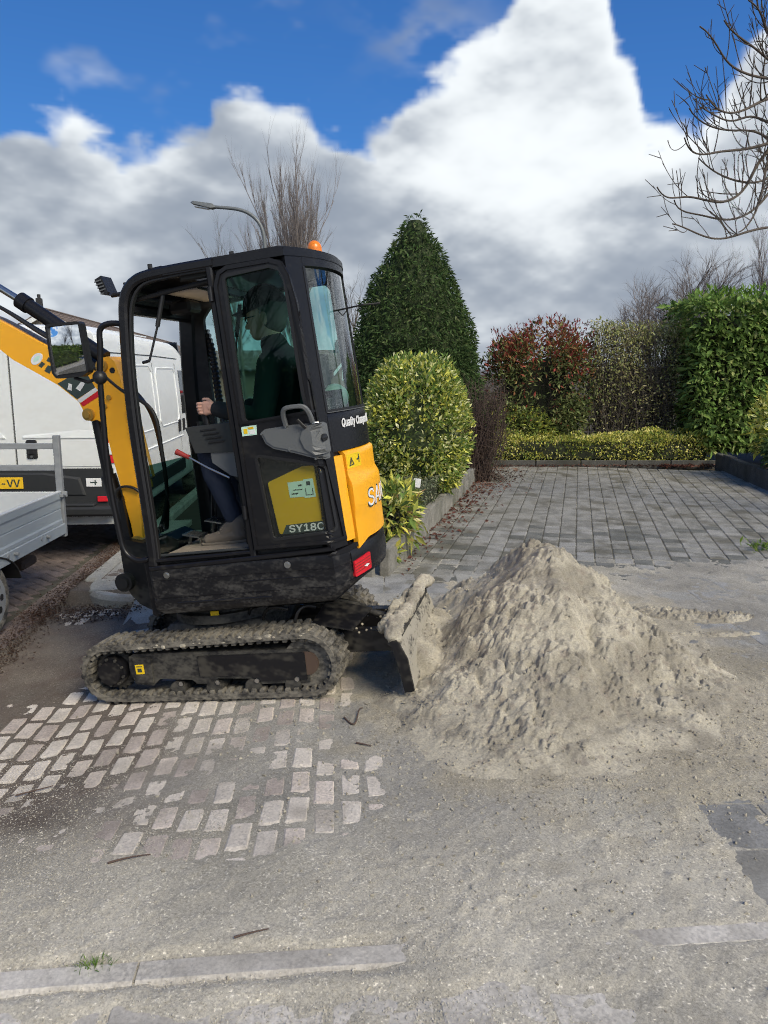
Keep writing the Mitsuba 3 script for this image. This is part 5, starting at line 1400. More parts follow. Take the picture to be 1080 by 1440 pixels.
# ------------------------------------------------------------------ houses, lamp
def house(key, label, A, B, half, zr, ze, wall, off=.35, dorm=()):
    k = thing(key, label, 'house')
    A, B = np.array(A, float), np.array(B, float); d = B - A; Ln = np.linalg.norm(d); d /= Ln; nrm = np.array([d[1], -d[0]])
    R = np.eye(4); R[:2, 0] = nrm; R[:2, 1] = d; R[:2, 3] = A
    pent = Polygon([(-half, -.3), (-half, ze), (0, zr - .12), (half, ze), (half, -.3)])
    add(f'{k}__wall', prism(pent, 0, Ln), wall, M=R)
    sl_ = (zr - ze) / half
    for s in (-1, 1):
        e = half + off
        rk_ = add(f'{k}__roof', prism(Polygon([(0, zr), (0, zr - .14), (s * e, zr - .14 - sl_ * e), (s * e, zr - sl_ * e)]), -off, Ln + off), 'roof_tile', M=R)
        crs = [cbox((0, 0, 0), (.16, Ln + 2 * off, .025), .006).apply_transform(trimesh.transformations.rotation_matrix(s * math.atan(sl_), [0, 1, 0])).apply_translation([s * (i + .5) * e / 14, Ln / 2, zr + .01 - sl_ * (i + .5) * e / 14]) for i in range(14)]
        add(f'{rk_}__tile_course', crs, 'roof_tile', M=R, kind='stuff')
        add(f'{k}__gutter', cbox((s * (e + .04), Ln / 2, zr - sl_ * e - .1), (.12, Ln + 2 * off, .12), .03), 'wood_dark', M=R)
    add(f'{k}__ridge', cbox((0, Ln / 2, zr + .02), (.22, Ln + 2 * off, .12), .04), 'roof_tile', M=R)
    add(f'{k}__fascia', prism(Polygon([(-half - off, ze - .35), (0, zr - .05), (half + off, ze - .35), (half + off, ze - .6), (0, zr - .3), (-half - off, ze - .6)]), -off - .05, -off), 'van_white', M=R)
    for i in range(int(Ln // 4)):
        w_ = add(f'{k}__window', cbox((half + .01, 2 + 4 * i, 1.5), (.05, 1.5, 1.2), .02), 'van_white', M=R)
        add(f'{w_}__pane', cbox((half + .03, 2 + 4 * i, 1.5), (.05, 1.3, 1.0), .02), 'car_glass', M=R)
    w_ = add(f'{k}__window', cbox((-.3, -.01, 1.5), (1.8, .05, 1.2), .02), 'van_white', M=R); add(f'{w_}__pane', cbox((-.3, -.03, 1.5), (1.6, .05, 1.0), .02), 'car_glass', M=R)
    ch_ = add(f'{k}__chimney', cbox((-.5, .6, zr + .3), (.3, .3, .7), .03), 'wood_dark', M=R)
    add(f'{ch_}__cowl', cyl((-.5, .6, zr + .6), (-.5, .6, zr + .85), .09, 12), 'wood_dark', M=R)
    return k


house('house', 'low house with a long brown tiled roof behind the white van', (-17.9, 42), (-25.5, 96), 4.0, 4.85, 2.7, 'wall_tan')
house('house', 'dark roofed house far behind the hedge, seen through the cab', (-3.0, 62), (-20.0, 66), 4.2, 3.2, 1.9, 'wall_brick')
LM = thing('street_lamp', 'grey street lamp with a curved arm above the cab roof', 'street lamp')
pole = smoothpath([(-2.49, 17, -.2), (-2.50, 17, 2.5), (-2.52, 17, 4.3), (-2.60, 17, 4.72), (-2.82, 17, 4.95), (-3.2, 17.0, 5.06), (-3.58, 17, 5.09)], 10)
add(f'{LM}__pole', tube(pole, np.linspace(.062, .034, len(pole)), 12), 'lamp_grey', smooth=True)
add(f'{LM}__head', [hullof([(-3.52, 16.93, 5.07), (-3.52, 17.07, 5.07), (-3.58, 16.90, 5.14), (-3.58, 17.1, 5.14), (-3.98, 16.9, 5.19), (-3.98, 17.1, 5.19), (-4.05, 16.95, 5.17), (-4.05, 17.05, 5.17), (-3.62, 16.88, 5.05), (-3.62, 17.12, 5.05), (-4.0, 16.9, 5.14), (-4.0, 17.1, 5.14)])], 'lamp_grey', smooth=25)
add(f'{LM}__lens', cbox((-3.82, 17, 5.075), (.3, .15, .03), .008).apply_transform(trimesh.transformations.rotation_matrix(.18, [0, 1, 0], [-3.82, 17, 5.075])), 'white_print')


# ------------------------------------------------------------------ plants
def unit(v):
    return v / (np.linalg.norm(v, axis=-1, keepdims=True) + 1e-9)


def leaf_mesh(P, D, size, wid, col, seed, cup=.18, var=.45):
    """P positions, D pointing directions; returns mesh and vertex colours, each leaf a folded pointed blade of four triangles."""
    r = RS(seed); n = len(P)
    D = unit(D); side = unit(np.cross(D, unit(r.normal(size=(n, 3)) * .8 + [0, 0, 1.2]))); up = np.cross(side, D)
    s = size * r.uniform(1 - var, 1 + var, n)[:, None]; w = wid / size * s * .5
    droop = (.12 * r.rand(n))[:, None]
    base = P; tip = P + D * s - up * s * droop
    mid = P + D * s * .48
    l = mid + side * w + up * w * cup * 2; rr = mid - side * w + up * w * cup * 2
    V = np.stack([base, l, tip, rr, mid], 1).reshape(-1, 3)
    k = np.arange(n)[:, None] * 5
    F = np.concatenate([k + [0, 4, 1], k + [4, 2, 1], k + [0, 3, 4], k + [4, 3, 2]])
    return trimesh.Trimesh(V, F, process=False), np.repeat(col, 5, 0)


def pick(n, cols, w, seed, jit=.18):
    r = RS(seed); c = np.array(cols)[r.choice(len(cols), n, p=np.array(w) / sum(w))]
    return np.clip(2.15 * c * r.uniform(1 - jit, 1 + jit, (n, 1)) * r.uniform(.94, 1.06, (n, 3)), 0, 1)


def foliage(key, P, D, size, wid, col, seed, mat='leaf', label=None, **k):
    m, c = leaf_mesh(P, D, size, wid, col, seed, **k)
    return add(key, m, mat, color=c, kind='stuff', label=label)


def ball_pts(n, c, rad, seed, depth=.28, lumpy=.16, freq=2.2, flat=None, zmin=None):
    r = RS(seed); d = unit(r.normal(size=(n, 3)))
    if flat: d = unit(np.sign(d) * np.abs(d) ** flat)
    L_ = 1 + (nfbm(d * freq + seed, 3, seed) - .5) * 2 * lumpy
    q = 1 - depth * r.rand(n) ** 1.6
    P = np.array(c) + d * L_[:, None] * q[:, None] * np.array(rad)
    nrm = unit(d / np.array(rad))
    if zmin is not None:
        k = P[:, 2] > zmin; P, nrm = P[k], nrm[k]
    return P, nrm


def box_pts(n, lo, hi, seed, depth=.22, lumpy=.12, faces=None, freq=1.6):
    """points near the surface of a box, its faces wavy; returns positions and outward normals."""
    r = RS(seed); lo, hi = np.array(lo, float), np.array(hi, float); s = hi - lo
    fs = faces or ['-x', '-y', '+z', '+x']
    area = {'-x': s[1] * s[2], '+x': s[1] * s[2], '-y': s[0] * s[2], '+y': s[0] * s[2], '+z': s[0] * s[1]}
    w = np.array([area[f] for f in fs]); w /= w.sum()
    which = r.choice(len(fs), n, p=w); P = lo + r.rand(n, 3) * s; N_ = np.zeros((n, 3))
    dd = depth * r.rand(n) ** 1.5
    for i, f in enumerate(fs):
        k = which == i; ax = 'xyz'.index(f[1]); sg = 1 if f[0] == '+' else -1
        P[k, ax] = (hi if sg > 0 else lo)[ax] - sg * dd[k]; N_[k, ax] = sg
    disp = (nfbm(P * freq, 3, seed) - .5) * 2 * lumpy
    # round the edges
    e = np.minimum(np.abs(P - lo), np.abs(hi - P)).min(1)
    P = P + N_ * disp[:, None]
    return P, N_


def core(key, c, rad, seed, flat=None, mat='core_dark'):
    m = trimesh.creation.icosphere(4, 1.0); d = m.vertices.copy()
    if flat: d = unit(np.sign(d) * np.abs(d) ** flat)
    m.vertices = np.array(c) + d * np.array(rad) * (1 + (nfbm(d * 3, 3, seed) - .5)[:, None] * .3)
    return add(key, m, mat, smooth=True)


def stems(key, base, n, h, spread, r0, seed, mat='bark_dark'):
    r = RS(seed); t = []
    for k in range(n):
        a = r.rand() * 6.28; s = spread * r.rand() ** .6
        b = np.array(base) + [r.normal() * .05, r.normal() * .05, 0]
        e = np.array(base) + [s * math.cos(a), s * math.sin(a), h * r.uniform(.7, 1)]
        t.append(tube(smoothpath([b, (b + e) / 2 + r.normal(size=3) * .06, e], 5), np.linspace(r0, r0 * .3, 11), 5))
    return add(key, t, mat, smooth=True)


CRM, YEL, OLI, GRN, DGR = (.46, .43, .19), (.36, .345, .07), (.17, .18, .045), (.085, .125, .034), (.040, .062, .020)
# golden variegated bush beside the tail
k = thing('variegated_bush', 'tall rounded bush with yellow edged leaves beside the excavator tail', 'bush')
P, N_ = ball_pts(20000, (.40, 9.6, .98), (.71, .70, .95), 101, depth=.28, lumpy=.15, flat=.72, zmin=.22)
r = RS(1); D_ = N_ * .7 + r.normal(size=P.shape) * .55 + [0, 0, .35]
outer = np.clip(np.linalg.norm((P - [.40, 9.6, 1.0]) / [.6, .6, 1.0], axis=1), .6, 1.1)
col = pick(len(P), [CRM, YEL, OLI, GRN, DGR], [.17, .11, .30, .30, .12], 2)
foliage(f'{k}__foliage', P, D_, .062, .027, np.clip(col * 1.2, 0, .9), 3)
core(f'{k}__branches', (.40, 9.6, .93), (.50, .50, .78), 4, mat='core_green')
stems(f'{k}__stem', (.40, 9.6, 0), 9, 1.4, .4, .02, 5)
# low yellow shrub by the kerb
k = thing('yellow_shrub', 'low leafy yellow green shrub overhanging the near kerb block', 'shrub')
P, N_ = ball_pts(800, (.06, 7.15, .36), (.27, .36, .36), 111, depth=.6, lumpy=.2, zmin=.12)
r = RS(2); foliage(f'{k}__foliage', P, N_ * .6 + r.normal(size=P.shape) * .4 + [0, 0, -.05], .115, .036, pick(len(P), [CRM, YEL, OLI, GRN, (.16, .11, .05)], [.12, .2, .3, .3, .08], 3), 4)
stems(f'{k}__stem', (.06, 7.15, .0), 12, .5, .22, .008, 6)
P, N_ = ball_pts(60, (.06, 6.62, .13), (.10, .10, .09), 112, depth=.8)
k = thing('kerb_plant', 'small leafy sprout at the end of the planter kerb', 'plant'); r = RS(3)
foliage(f'{k}__foliage', P, N_ + [0, 0, .3], .07, .028, pick(len(P), [YEL, OLI, GRN], [.4, .4, .2], 5), 6)
# low grey green hedge along the driveway
KD = np.array([1.88 - .04, 13.75 - 6.32]); KD /= np.linalg.norm(KD); KN = np.array([KD[1], -KD[0]])
def kerbpt(s, o):
    q = np.array([.04, 6.32]) + KD * s + KN * o
    return q
k = thing('low_hedge', 'low clipped grey green hedge along the planter kerb', 'hedge')
P, N_ = box_pts(11000, (-.42, 1.0, .05), (-.05, 3.9, .50), 121, depth=.12, lumpy=.05, faces=['+x', '-y', '+z', '-x'], freq=5)
Pw = np.c_[np.array([.04, 6.32]) + KD * P[:, 1:2] + KN * P[:, 0:1], P[:, 2]]; Nw = np.c_[KD * N_[:, 1:2] + KN * N_[:, 0:1], N_[:, 2]]
r = RS(4); foliage(f'{k}__foliage', Pw, Nw * .5 + r.normal(size=Pw.shape) * .6, .026, .012, pick(len(P), [(.11, .125, .085), (.075, .09, .05), (.15, .15, .10), (.05, .06, .03)], [.3, .3, .15, .25], 6), 7)
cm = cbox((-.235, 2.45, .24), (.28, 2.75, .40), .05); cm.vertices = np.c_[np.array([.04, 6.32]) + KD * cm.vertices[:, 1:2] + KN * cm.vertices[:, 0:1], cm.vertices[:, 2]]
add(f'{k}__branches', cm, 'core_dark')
# conical yew
k = thing('conical_tree', 'tall dark conical evergreen tree behind the bush', 'tree')
r = RS(131); n = 42000
h = 1 - np.sqrt(r.rand(n)) * .999; z = .1 + 4.15 * h
Rz = np.interp(z, [0, .8, 2.2, 3.1, 3.8, 4.1, 4.30], [1.30, 1.25, 1.02, .70, .34, .16, .04])
a = r.rand(n) * 6.283; dq = np.c_[np.cos(a), np.sin(a), z * .9]
lum = 1 + (nfbm(dq * 2.2, 3, 9) - .5) * .30 + (nfbm(dq * 6, 2, 10) - .5) * .14
q = (1 - .16 * r.rand(n) ** 1.4) * lum
P = np.c_[.51 + np.cos(a) * Rz * q, 13.2 + np.sin(a) * Rz * q, z + r.normal(size=n) * .02]
N_ = unit(np.c_[np.cos(a), np.sin(a), np.full(n, .42)])
clump = nfbm(P * 1.6, 3, 12)
col = pick(n, [(.036, .060, .022), (.052, .080, .030), (.026, .044, .017), (.070, .085, .040)], [.35, .3, .25, .1], 7)
foliage(f'{k}__foliage', P, N_ * .55 + r.normal(size=P.shape) * .45 + [0, 0, -.35], .085, .026, col, 8)
CA, CZ = np.meshgrid(np.linspace(0, 2 * np.pi, 61), np.linspace(.02, 4.12, 70))
CR = np.interp(CZ, [0, .8, 2.2, 3.1, 3.8, 4.1, 4.30], [1.30, 1.25, 1.02, .70, .34, .16, .04])
cq = np.stack([np.cos(CA), np.sin(CA), CZ * .9], -1)
CR = CR * (1 + (nfbm(cq * 2.2, 3, 9) - .5) * .30 + (nfbm(cq * 6, 2, 10) - .5) * .14) * .86 - .02
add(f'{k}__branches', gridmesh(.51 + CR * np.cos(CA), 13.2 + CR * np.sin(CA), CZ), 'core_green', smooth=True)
add(f'{k}__trunk', tube([(.51, 13.2, -.05), (.51, 13.2, .8)], [.12, .09], 8), 'bark_dark', smooth=True)
# bare brown shrub
def twigs(key, base, n, h, sx, sy, r0, seed, mat, lean=(0, 0), sub=5, curl=.12):
    r = RS(seed); t = []
    for k in range(n):
        b = np.array(base) + [r.normal() * .12 * sx * 3, r.normal() * .05 * sy * 3, 0]
        e = np.array(base) + [r.uniform(-1, 1) * sx + lean[0], r.uniform(-1, 1) * sy + lean[1], h * r.uniform(.55, 1)]
        p = smoothpath([b, b * .6 + e * .4 + r.normal(size=3) * curl, e], 4); t.append(tube(p, np.linspace(r0, r0 * .35, len(p)), 4, cap=False))
        for j in range(sub):
            f = r.uniform(.35, .95); i = int(f * (len(p) - 1)); s = p[i]; g = s + [r.normal() * .16, r.normal() * .16, r.uniform(-.02, .28)]
            t.append(tube(np.array([s, (s + g) / 2 + r.normal(size=3) * .02, g]), np.array([r0 * .5, r0 * .4, r0 * .2]), 3, cap=False))
    return add(key, t, mat, smooth=True)


k = thing('bare_shrub', 'bare brown twiggy shrub between the yellow bush and the red hedge', 'shrub')
twigs(f'{k}__twigs', (1.42, 12.0, 0), 190, 1.62, .48, .35, .007, 141, 'twig_brown', sub=7)
P, N_ = ball_pts(700, (1.55, 12.2, .5), (.4, .3, .45), 142, depth=.8, zmin=.05)
r = RS(5); foliage(f'{k}__foliage', P, N_ + r.normal(size=P.shape) * .5, .06, .025, pick(len(P), [(.07, .085, .075), (.05, .06, .05), (.10, .075, .05)], [.4, .4, .2], 8), 9)
# red tipped photinia
k = thing('photinia_hedge', 'red tipped hedge at the back of the driveway', 'hedge')
P, N_ = ball_pts(14000, (3.0, 15.0, 1.36), (1.17, .62, 1.26), 151, depth=.38, lumpy=.19, flat=.66, zmin=.25)
ht = np.clip((P[:, 2] - 1.1) / 1.3 + (nfbm(P * 2.5, 3, 3) - .5) * .9, 0, 1)
green = pick(len(P), [(.105, .125, .05), (.07, .088, .034), (.17, .18, .08), (.04, .052, .022)], [.3, .3, .2, .2], 9)
red = pick(len(P), [(.20, .045, .038), (.14, .048, .034), (.125, .09, .038), (.17, .085, .042)], [.3, .28, .22, .2], 10)
isred = RS(6).rand(len(P)) < (ht ** 1.2 * .80 + .05)
r = RS(7); foliage(f'{k}__foliage', P, N_ * .4 + r.normal(size=P.shape) * .45 + [0, 0, .25 * 1], .095, .036, np.where(isred[:, None], red, green), 11)
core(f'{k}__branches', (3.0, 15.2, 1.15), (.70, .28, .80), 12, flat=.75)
twigs(f'{k}__twigs', (3.0, 15.0, .3), 70, 2.42, .95, .3, .008, 152, 'bark_dark', sub=4)
P = np.c_[3.0 + r.uniform(-.95, .95, 500), 15 + r.uniform(-.35, .3, 500), 2.35 + r.rand(500) * .42]; P[:, 2] -= np.abs(P[:, 0] - 3.2) * .28
foliage(f'{k}__shoots', P, r.normal(size=P.shape) * .4 + [0, 0, .8], .075, .024, pick(500, [(.15, .036, .038), (.11, .036, .035), (.08, .05, .03)], [.4, .4, .2], 13), 14)
# sparse twiggy hedge
k = thing('sparse_hedge', 'thin twiggy hedge with small pale leaves right of the red hedge', 'hedge')
for i, xx in enumerate((4.3, 4.8, 5.3)):
    twigs(f'{k}__twigs', (xx, 15.0, .2), 130, 2.46, .38, .32, .009, 160 + i, 'bark', sub=9, curl=.09)
P, N_ = box_pts(10500, (3.95, 14.65, .35), (5.72, 15.4, 2.62), 163, depth=.42, lumpy=.30, faces=['-y', '-y', '+z', '+x'])
keep = RS(8).rand(len(P)) < .35 + .65 * sstep(.9, 2.4, P[:, 2]); P, N_ = P[keep], N_[keep]
r = RS(9); foliage(f'{k}__foliage', P, N_ * .3 + r.normal(size=P.shape) * .6 + [0, 0, .2], .058, .026, pick(len(P), [(.31, .30, .17), (.20, .205, .085), (.13, .145, .055), (.135, .11, .065)], [.18, .34, .3, .18], 11), 15)
P, N_ = box_pts(3000, (3.95, 15.1, .2), (5.9, 15.6, 2.5), 165, depth=.4, faces=['-y', '+z'])
foliage(f'{k}__inner_leaves', P, r.normal(size=P.shape), .07, .03, pick(len(P), [(.085, .09, .05), (.10, .085, .055)], [.5, .5], 12), 16)
# golden ground cover
k = thing('ground_cover', 'low band of yellow leaved ground cover below the back hedges', 'ground cover')
P, N_ = box_pts(15000, (1.98, 14.0, .06), (6.05, 14.7, .54), 171, depth=.26, lumpy=.34, faces=['-y', '+z', '-x'], freq=2.6)
r = RS(10); foliage(f'{k}__foliage', P, N_ * .5 + r.normal(size=P.shape) * .5 + [0, 0, .3], .042, .024, np.where((nfbm(P * 3, 3, 4) > .60)[:, None], pick(len(P), [GRN, OLI, (.22, .23, .045)], [.3, .4, .3], 14), pick(len(P), [(.42, .39, .16), (.33, .315, .07), (.22, .23, .05), GRN], [.28, .30, .26, .16], 15)), 17)
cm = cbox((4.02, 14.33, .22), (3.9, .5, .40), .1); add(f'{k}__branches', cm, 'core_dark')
P, N_ = ball_pts(1500, (2.55, 14.55, .62), (.65, .3, .42), 173, depth=.5, zmin=.3)
foliage(f'{k}__foliage', P, N_ + r.normal(size=P.shape) * .5, .07, .03, pick(len(P), [(.15, .17, .045), GRN, (.30, .30, .06)], [.4, .35, .25], 16), 18)
# laurel hedge on the right
k = thing('laurel_hedge', 'dense glossy green laurel hedge on the right', 'hedge')
P, N_ = box_pts(15000, (5.62, 13.95, .28), (11, 15.5, 2.95), 181, depth=.24, lumpy=.13, faces=['-x', '-y', '-y', '+z'], freq=1.4)
k2 = P[:, 0] < 9.2; P, N_ = P[k2], N_[k2]
P[:, 0] += .32 * np.clip((1.3 - P[:, 2]) / 1.2, 0, 1) * (P[:, 0] < 6.4) - .12 * sstep(2.2, 2.9, P[:, 2]) * (P[:, 0] < 6.2)
r = RS(11); D_ = N_ * .55 + r.normal(size=P.shape) * .42 + [-.15, -.1, -.15]
foliage(f'{k}__foliage', P, D_, .150, .060, pick(len(P), [(.092, .142, .038), (.125, .185, .055), (.066, .10, .03), (.19, .22, .085), (.044, .064, .022)], [.3, .30, .2, .10, .10], 17), 19, cup=.12)
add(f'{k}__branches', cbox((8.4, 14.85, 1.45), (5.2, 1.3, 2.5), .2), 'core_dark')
P, N_ = box_pts(900, (5.8, 14.1, 2.75), (8.6, 15.3, 3.12), 182, depth=.3, faces=['+z'])
foliage(f'{k}__shoots', P, r.normal(size=P.shape) * .4 + [0, 0, .7], .12, .04, pick(len(P), [(.09, .15, .03), (.06, .1, .02)], [.6, .4], 18), 20)
# shrubs in the planter on the right
k = thing('spotted_shrub', 'yellow green spotted shrub in the right planter before the laurel', 'shrub')
P, N_ = ball_pts(1300, (6.28, 12.0, .92), (.58, .45, .62), 191, depth=.5, lumpy=.2)
r = RS(12); foliage(f'{k}__foliage', P, N_ * .5 + r.normal(size=P.shape) * .4 + [-.2, -.2, .15], .13, .042, pick(len(P), [CRM, YEL, OLI, GRN], [.2, .25, .35, .2], 19), 21)
stems(f'{k}__stem', (6.28, 12.0, .1), 10, .9, .4, .012, 7)
k = thing('dark_shrub', 'dark green leafy plant hanging over the right planter wall', 'plant')
P, N_ = ball_pts(650, (6.02, 11.3, .52), (.38, .34, .27), 192, depth=.5, lumpy=.2)
foliage(f'{k}__foliage', P, N_ * .5 + RS(13).normal(size=P.shape) * .4 + [-.2, -.2, -.1], .12, .055, pick(len(P), [(.045, .075, .03), (.07, .10, .045), (.03, .05, .02)], [.4, .3, .3], 20), 22)
stems(f'{k}__stem', (6.02, 11.3, .1), 8, .4, .3, .01, 8)

# planter kerbs
pkb = struct('planter_kerb', 'mossy upright concrete blocks edging the left border')
for i in range(16):
    c = kerbpt(.47 * i + .235, -.04)
    add(f'{pkb}__block', cbox((0, 0, .07), (.085, .462, .34), .008), 'planter_mat', M=place(c[0], c[1], RS(i).uniform(-.012, .012), -math.atan2(KD[0], KD[1]) + RS(i).uniform(-.02, .02)))
c = kerbpt(-.03, -.30); add(f'{pkb}__block', cbox((0, 0, .07), (.46, .085, .34), .008), 'planter_mat', M=place(c[0] - .05, c[1] + .03, 0, -.24))
pw_ = struct('planter_wall', 'dark concrete blocks edging the right border')
for i in range(14):
    a = np.array([5.97, 13.75]); b = np.array([5.15, 7.8]); d_ = (b - a) / np.linalg.norm(b - a); c = a + d_ * (.43 * i + .2)
    add(f'{pw_}__block', cbox((.05, 0, .06), (.12, .42, .42), .012), 'planter_dark', M=place(c[0], c[1], RS(i + 9).uniform(-.015, .015), -math.atan2(-d_[0], -d_[1])))
bk_ = struct('back_kerb', 'dark low boards edging the back border')
for i in range(5):
    add(f'{bk_}__board', cbox((2.35 + .82 * i, 13.92, .03), (.80, .05, .16), .006), 'planter_dark')


# bare trees
def bare_tree(key, label, base, h, seed, r0, mat='bark_far', spread=.5, upright=.6, levels=4, kids=4, group=None, nseg=4, first=.25, cat='tree', trunkh=1.0, kl=(.42, .68), k0=None):
    r = RS(seed); k = thing(key, label, cat, group); br_ = []; tk = []

    def grow(p, d, L_, rad, lev):
        pts = [p]; dd = d.copy()
        for s in range(nseg):
            dd = unit(dd + r.normal(size=3) * .10 + np.array([0, 0, .05 * upright])); pts.append(pts[-1] + dd * L_ / nseg)
        rr = np.linspace(rad, rad * (.62 if lev < levels else .3), nseg + 1)
        (tk if lev == 0 else br_).append(tube(np.array(pts), rr, 6 if lev < 2 else 3, cap=False))
        if lev >= levels: return
        for c in range((k0 or kids + 2) if lev == 0 else kids):
            f = r.uniform(first if lev == 0 else .25, 1.0); i = min(int(f * nseg), nseg - 1); q = pts[i] + (pts[i + 1] - pts[i]) * (f * nseg - i)
            nd = unit(dd + spread * unit(np.cross(dd, r.normal(size=3))) * r.uniform(.6, 1.3) + np.array([0, 0, upright * .35]))
            grow(q, nd, L_ * (r.uniform(*kl) if lev == 0 else r.uniform(.42, .68)), rr[min(i + 1, nseg)] * (.8 if kl[0] > .7 and lev == 0 else .62), lev + 1)
    grow(np.array(base, float), np.array([0, 0, 1.0]), h * .62 * trunkh, r0, 0)
    add(f'{k}__trunk', tk, mat, smooth=True); add(f'{k}__branches', br_, mat, smooth=True)
    return k


bare_tree('bare_tree', 'slender bare tree rising behind the cab roof and lamp', (-2.85, 26, -.2), 9.0, 231, .10, spread=.085, upright=.7, levels=4, kids=6, k0=15, mat='bark_far', first=.5, trunkh=.45, kl=(1.0, 1.8))
bare_tree('bare_tree', 'small bare tree partly behind the lamp arm', (-4.6, 26, -.2), 6.6, 203, .06, spread=.5, upright=.8, levels=4, kids=4, mat='bark', first=.3)
bare_tree('bare_tree', 'bare tree showing left of the conical evergreen', (-.55, 20, 0), 4.9, 204, .05, spread=.55, upright=.5, levels=4, kids=4, mat='bark', first=.3)
bare_tree('bare_tree', 'leftmost round bare tree beyond the laurel hedge', (12.9, 38, 0), 7.6, 205, .10, spread=.72, upright=.35, levels=4, kids=7, first=.5, trunkh=.55, kl=(.75, 1.05))
bare_tree('bare_tree', 'taller round bare tree beyond the laurel hedge', (14.3, 38, 0), 8.6, 206, .12, spread=.72, upright=.35, levels=4, kids=7, first=.5, trunkh=.55, kl=(.75, 1.05))
bare_tree('bare_tree', 'bare tree with pale twigs right of the round ones', (16.6, 38, 0), 6.6, 207, .10, spread=.40, upright=.8, levels=4, kids=6, first=.4, trunkh=.5, kl=(.9, 1.3))
bare_tree('bare_tree', 'tallest pale bare tree at the right edge behind the hedge', (18.1, 37, 0), 8.4, 208, .12, spread=.32, upright=.9, levels=4, kids=7, first=.4, trunkh=.5, kl=(.9, 1.4))
bare_tree('bare_tree', 'bare tree behind the first house, seen through the cab', (-6.8, 34, 0), 5.5, 209, .07, spread=.55, upright=.5, levels=4, kids=4, mat='bark')

# big tree right, its branches reaching into the picture: trunk outside
TB = thing('large_bare_tree', 'dark branches of a big bare tree reaching in from the right', 'tree')
trunk = smoothpath([(5.75, 8.6, 0), (5.6, 8.5, 1.6), (5.45, 8.4, 2.6), (5.5, 8.4, 3.6), (5.4, 8.5, 4.6), (5.1, 8.4, 5.8)], 6)
add(f'{TB}__trunk', tube(trunk, np.linspace(.16, .06, len(trunk)), 12), 'bark_dark', smooth=True)
limbs = [  # points in metres, from the trunk outwards
    [(5.4, 8.5, 4.5), (3.89, 8.45, 4.61), (3.56, 8.26, 4.61), (3.3, 8.07, 4.66), (3.12, 7.89, 4.74), (2.91, 7.7, 4.81)],
    [(5.3, 8.6, 4.8), (3.97, 8.65, 4.87), (3.72, 8.4, 4.87), (3.44, 8.15, 4.9), (3.17, 7.9, 4.94)],
    [(5.2, 8.7, 4.9), (4.04, 8.85, 5.2), (3.79, 8.48, 5.2), (3.48, 8.1, 5.2)],
    [(5.45, 8.6, 4.0), (4.22, 9.05, 4.21), (3.97, 8.86, 4.25), (3.59, 8.67, 4.21), (3.28, 8.49, 4.22), (3.05, 8.3, 4.28)],
    [(4.22, 9.0, 4.2), (3.99, 8.55, 4.05), (3.62, 8.36, 3.93), (3.32, 8.17, 3.83), (3.06, 7.99, 3.8), (2.84, 7.8, 3.9)],
    [(4.22, 9.0, 4.2), (4.09, 8.75, 4.08), (3.94, 8.62, 3.87), (3.73, 8.5, 3.59), (3.48, 8.38, 3.45), (3.1, 8.25, 3.45), (2.85, 8.12, 3.4), (2.66, 8.0, 3.5)],
    [(5.5, 8.5, 3.4), (4.23, 8.95, 3.64), (4.01, 8.8, 3.45), (3.68, 8.65, 3.31), (3.33, 8.5, 3.32), (3.08, 8.35, 3.36), (2.94, 8.2, 3.41)],
    [(5.45, 8.4, 3.0), (4.02, 8.45, 3.2), (3.69, 8.26, 3.1), (3.34, 8.07, 3.02), (3.01, 7.89, 3.06), (2.75, 7.7, 3.1)],
    [(4.25, 9.0, 4.5), (4.0, 8.65, 4.51), (3.74, 8.4, 4.35), (3.43, 8.15, 4.23), (3.05, 7.9, 4.31)],
    [(5.5, 8.5, 3.6), (4.17, 8.85, 3.76), (3.92, 8.66, 3.69), (3.65, 8.48, 3.67), (3.37, 8.29, 3.72), (3.13, 8.1, 3.8)],
    [(5.4, 8.6, 4.3), (4.21, 9.05, 4.39), (3.91, 8.86, 4.38), (3.66, 8.67, 4.28), (3.41, 8.49, 4.29), (3.17, 8.3, 4.34)],
    [(4.6, 8.7, 4.1), (4.01, 8.55, 3.89), (3.88, 8.3, 3.55), (3.67, 8.05, 3.21), (3.44, 7.8, 3.02)],
]
r = RS(211)
lb_ = []; tw_ = []
for pts in limbs:
    p = smoothpath([(a + r.normal() * .012, b, c + r.normal() * .012) for a, b, c in pts], 7)
    rad = np.interp(np.arange(len(p)) / (len(p) - 1), [0, .2, 1], [.034, .018, .0065]); lb_.append(tube(p, rad, 6))
    for k in range(14):
        i = r.randint(7, len(p) - 1); s = p[i]; t = unit(p[min(i + 1, len(p) - 1)] - p[i - 1])
        side_ = unit(np.cross(t, [0, 1, 0]) * r.choice([-1, 1], p=[.35, .65]) * r.uniform(.6, 1.2) + t * .9 + r.normal(size=3) * .25)
        if side_[2] < -.3: side_[2] *= -1
        Lg = r.uniform(.12, .5); e = s + side_ * Lg + [0, 0, Lg * .25]
        q = smoothpath([s, s + side_ * Lg * .5 + r.normal(size=3) * .02, e], 4); tw_.append(tube(q, np.linspace(rad[i] * .55, .0036, len(q)), 4))
        for j in range(2):
            g = q[r.randint(3, len(q))]; h_ = g + unit(side_ + r.normal(size=3) * .7 + [0, 0, .5]) * r.uniform(.05, .16)
            tw_.append(tube([g, h_], [.0042, .0030], 4))
add(f'{TB}__branches', lb_, 'bark_branch', smooth=True)
add(f'{TB}__twigs', tw_, 'bark_branch', smooth=True)
k = thing('street_hedge', 'clipped hedge on the far side of the street', 'hedge')
P, N_ = box_pts(5000, (-11.5, -8, -.2), (-10.3, 44, 1.5), 241, depth=.4, lumpy=.3, faces=['+x', '+z', '-y'])
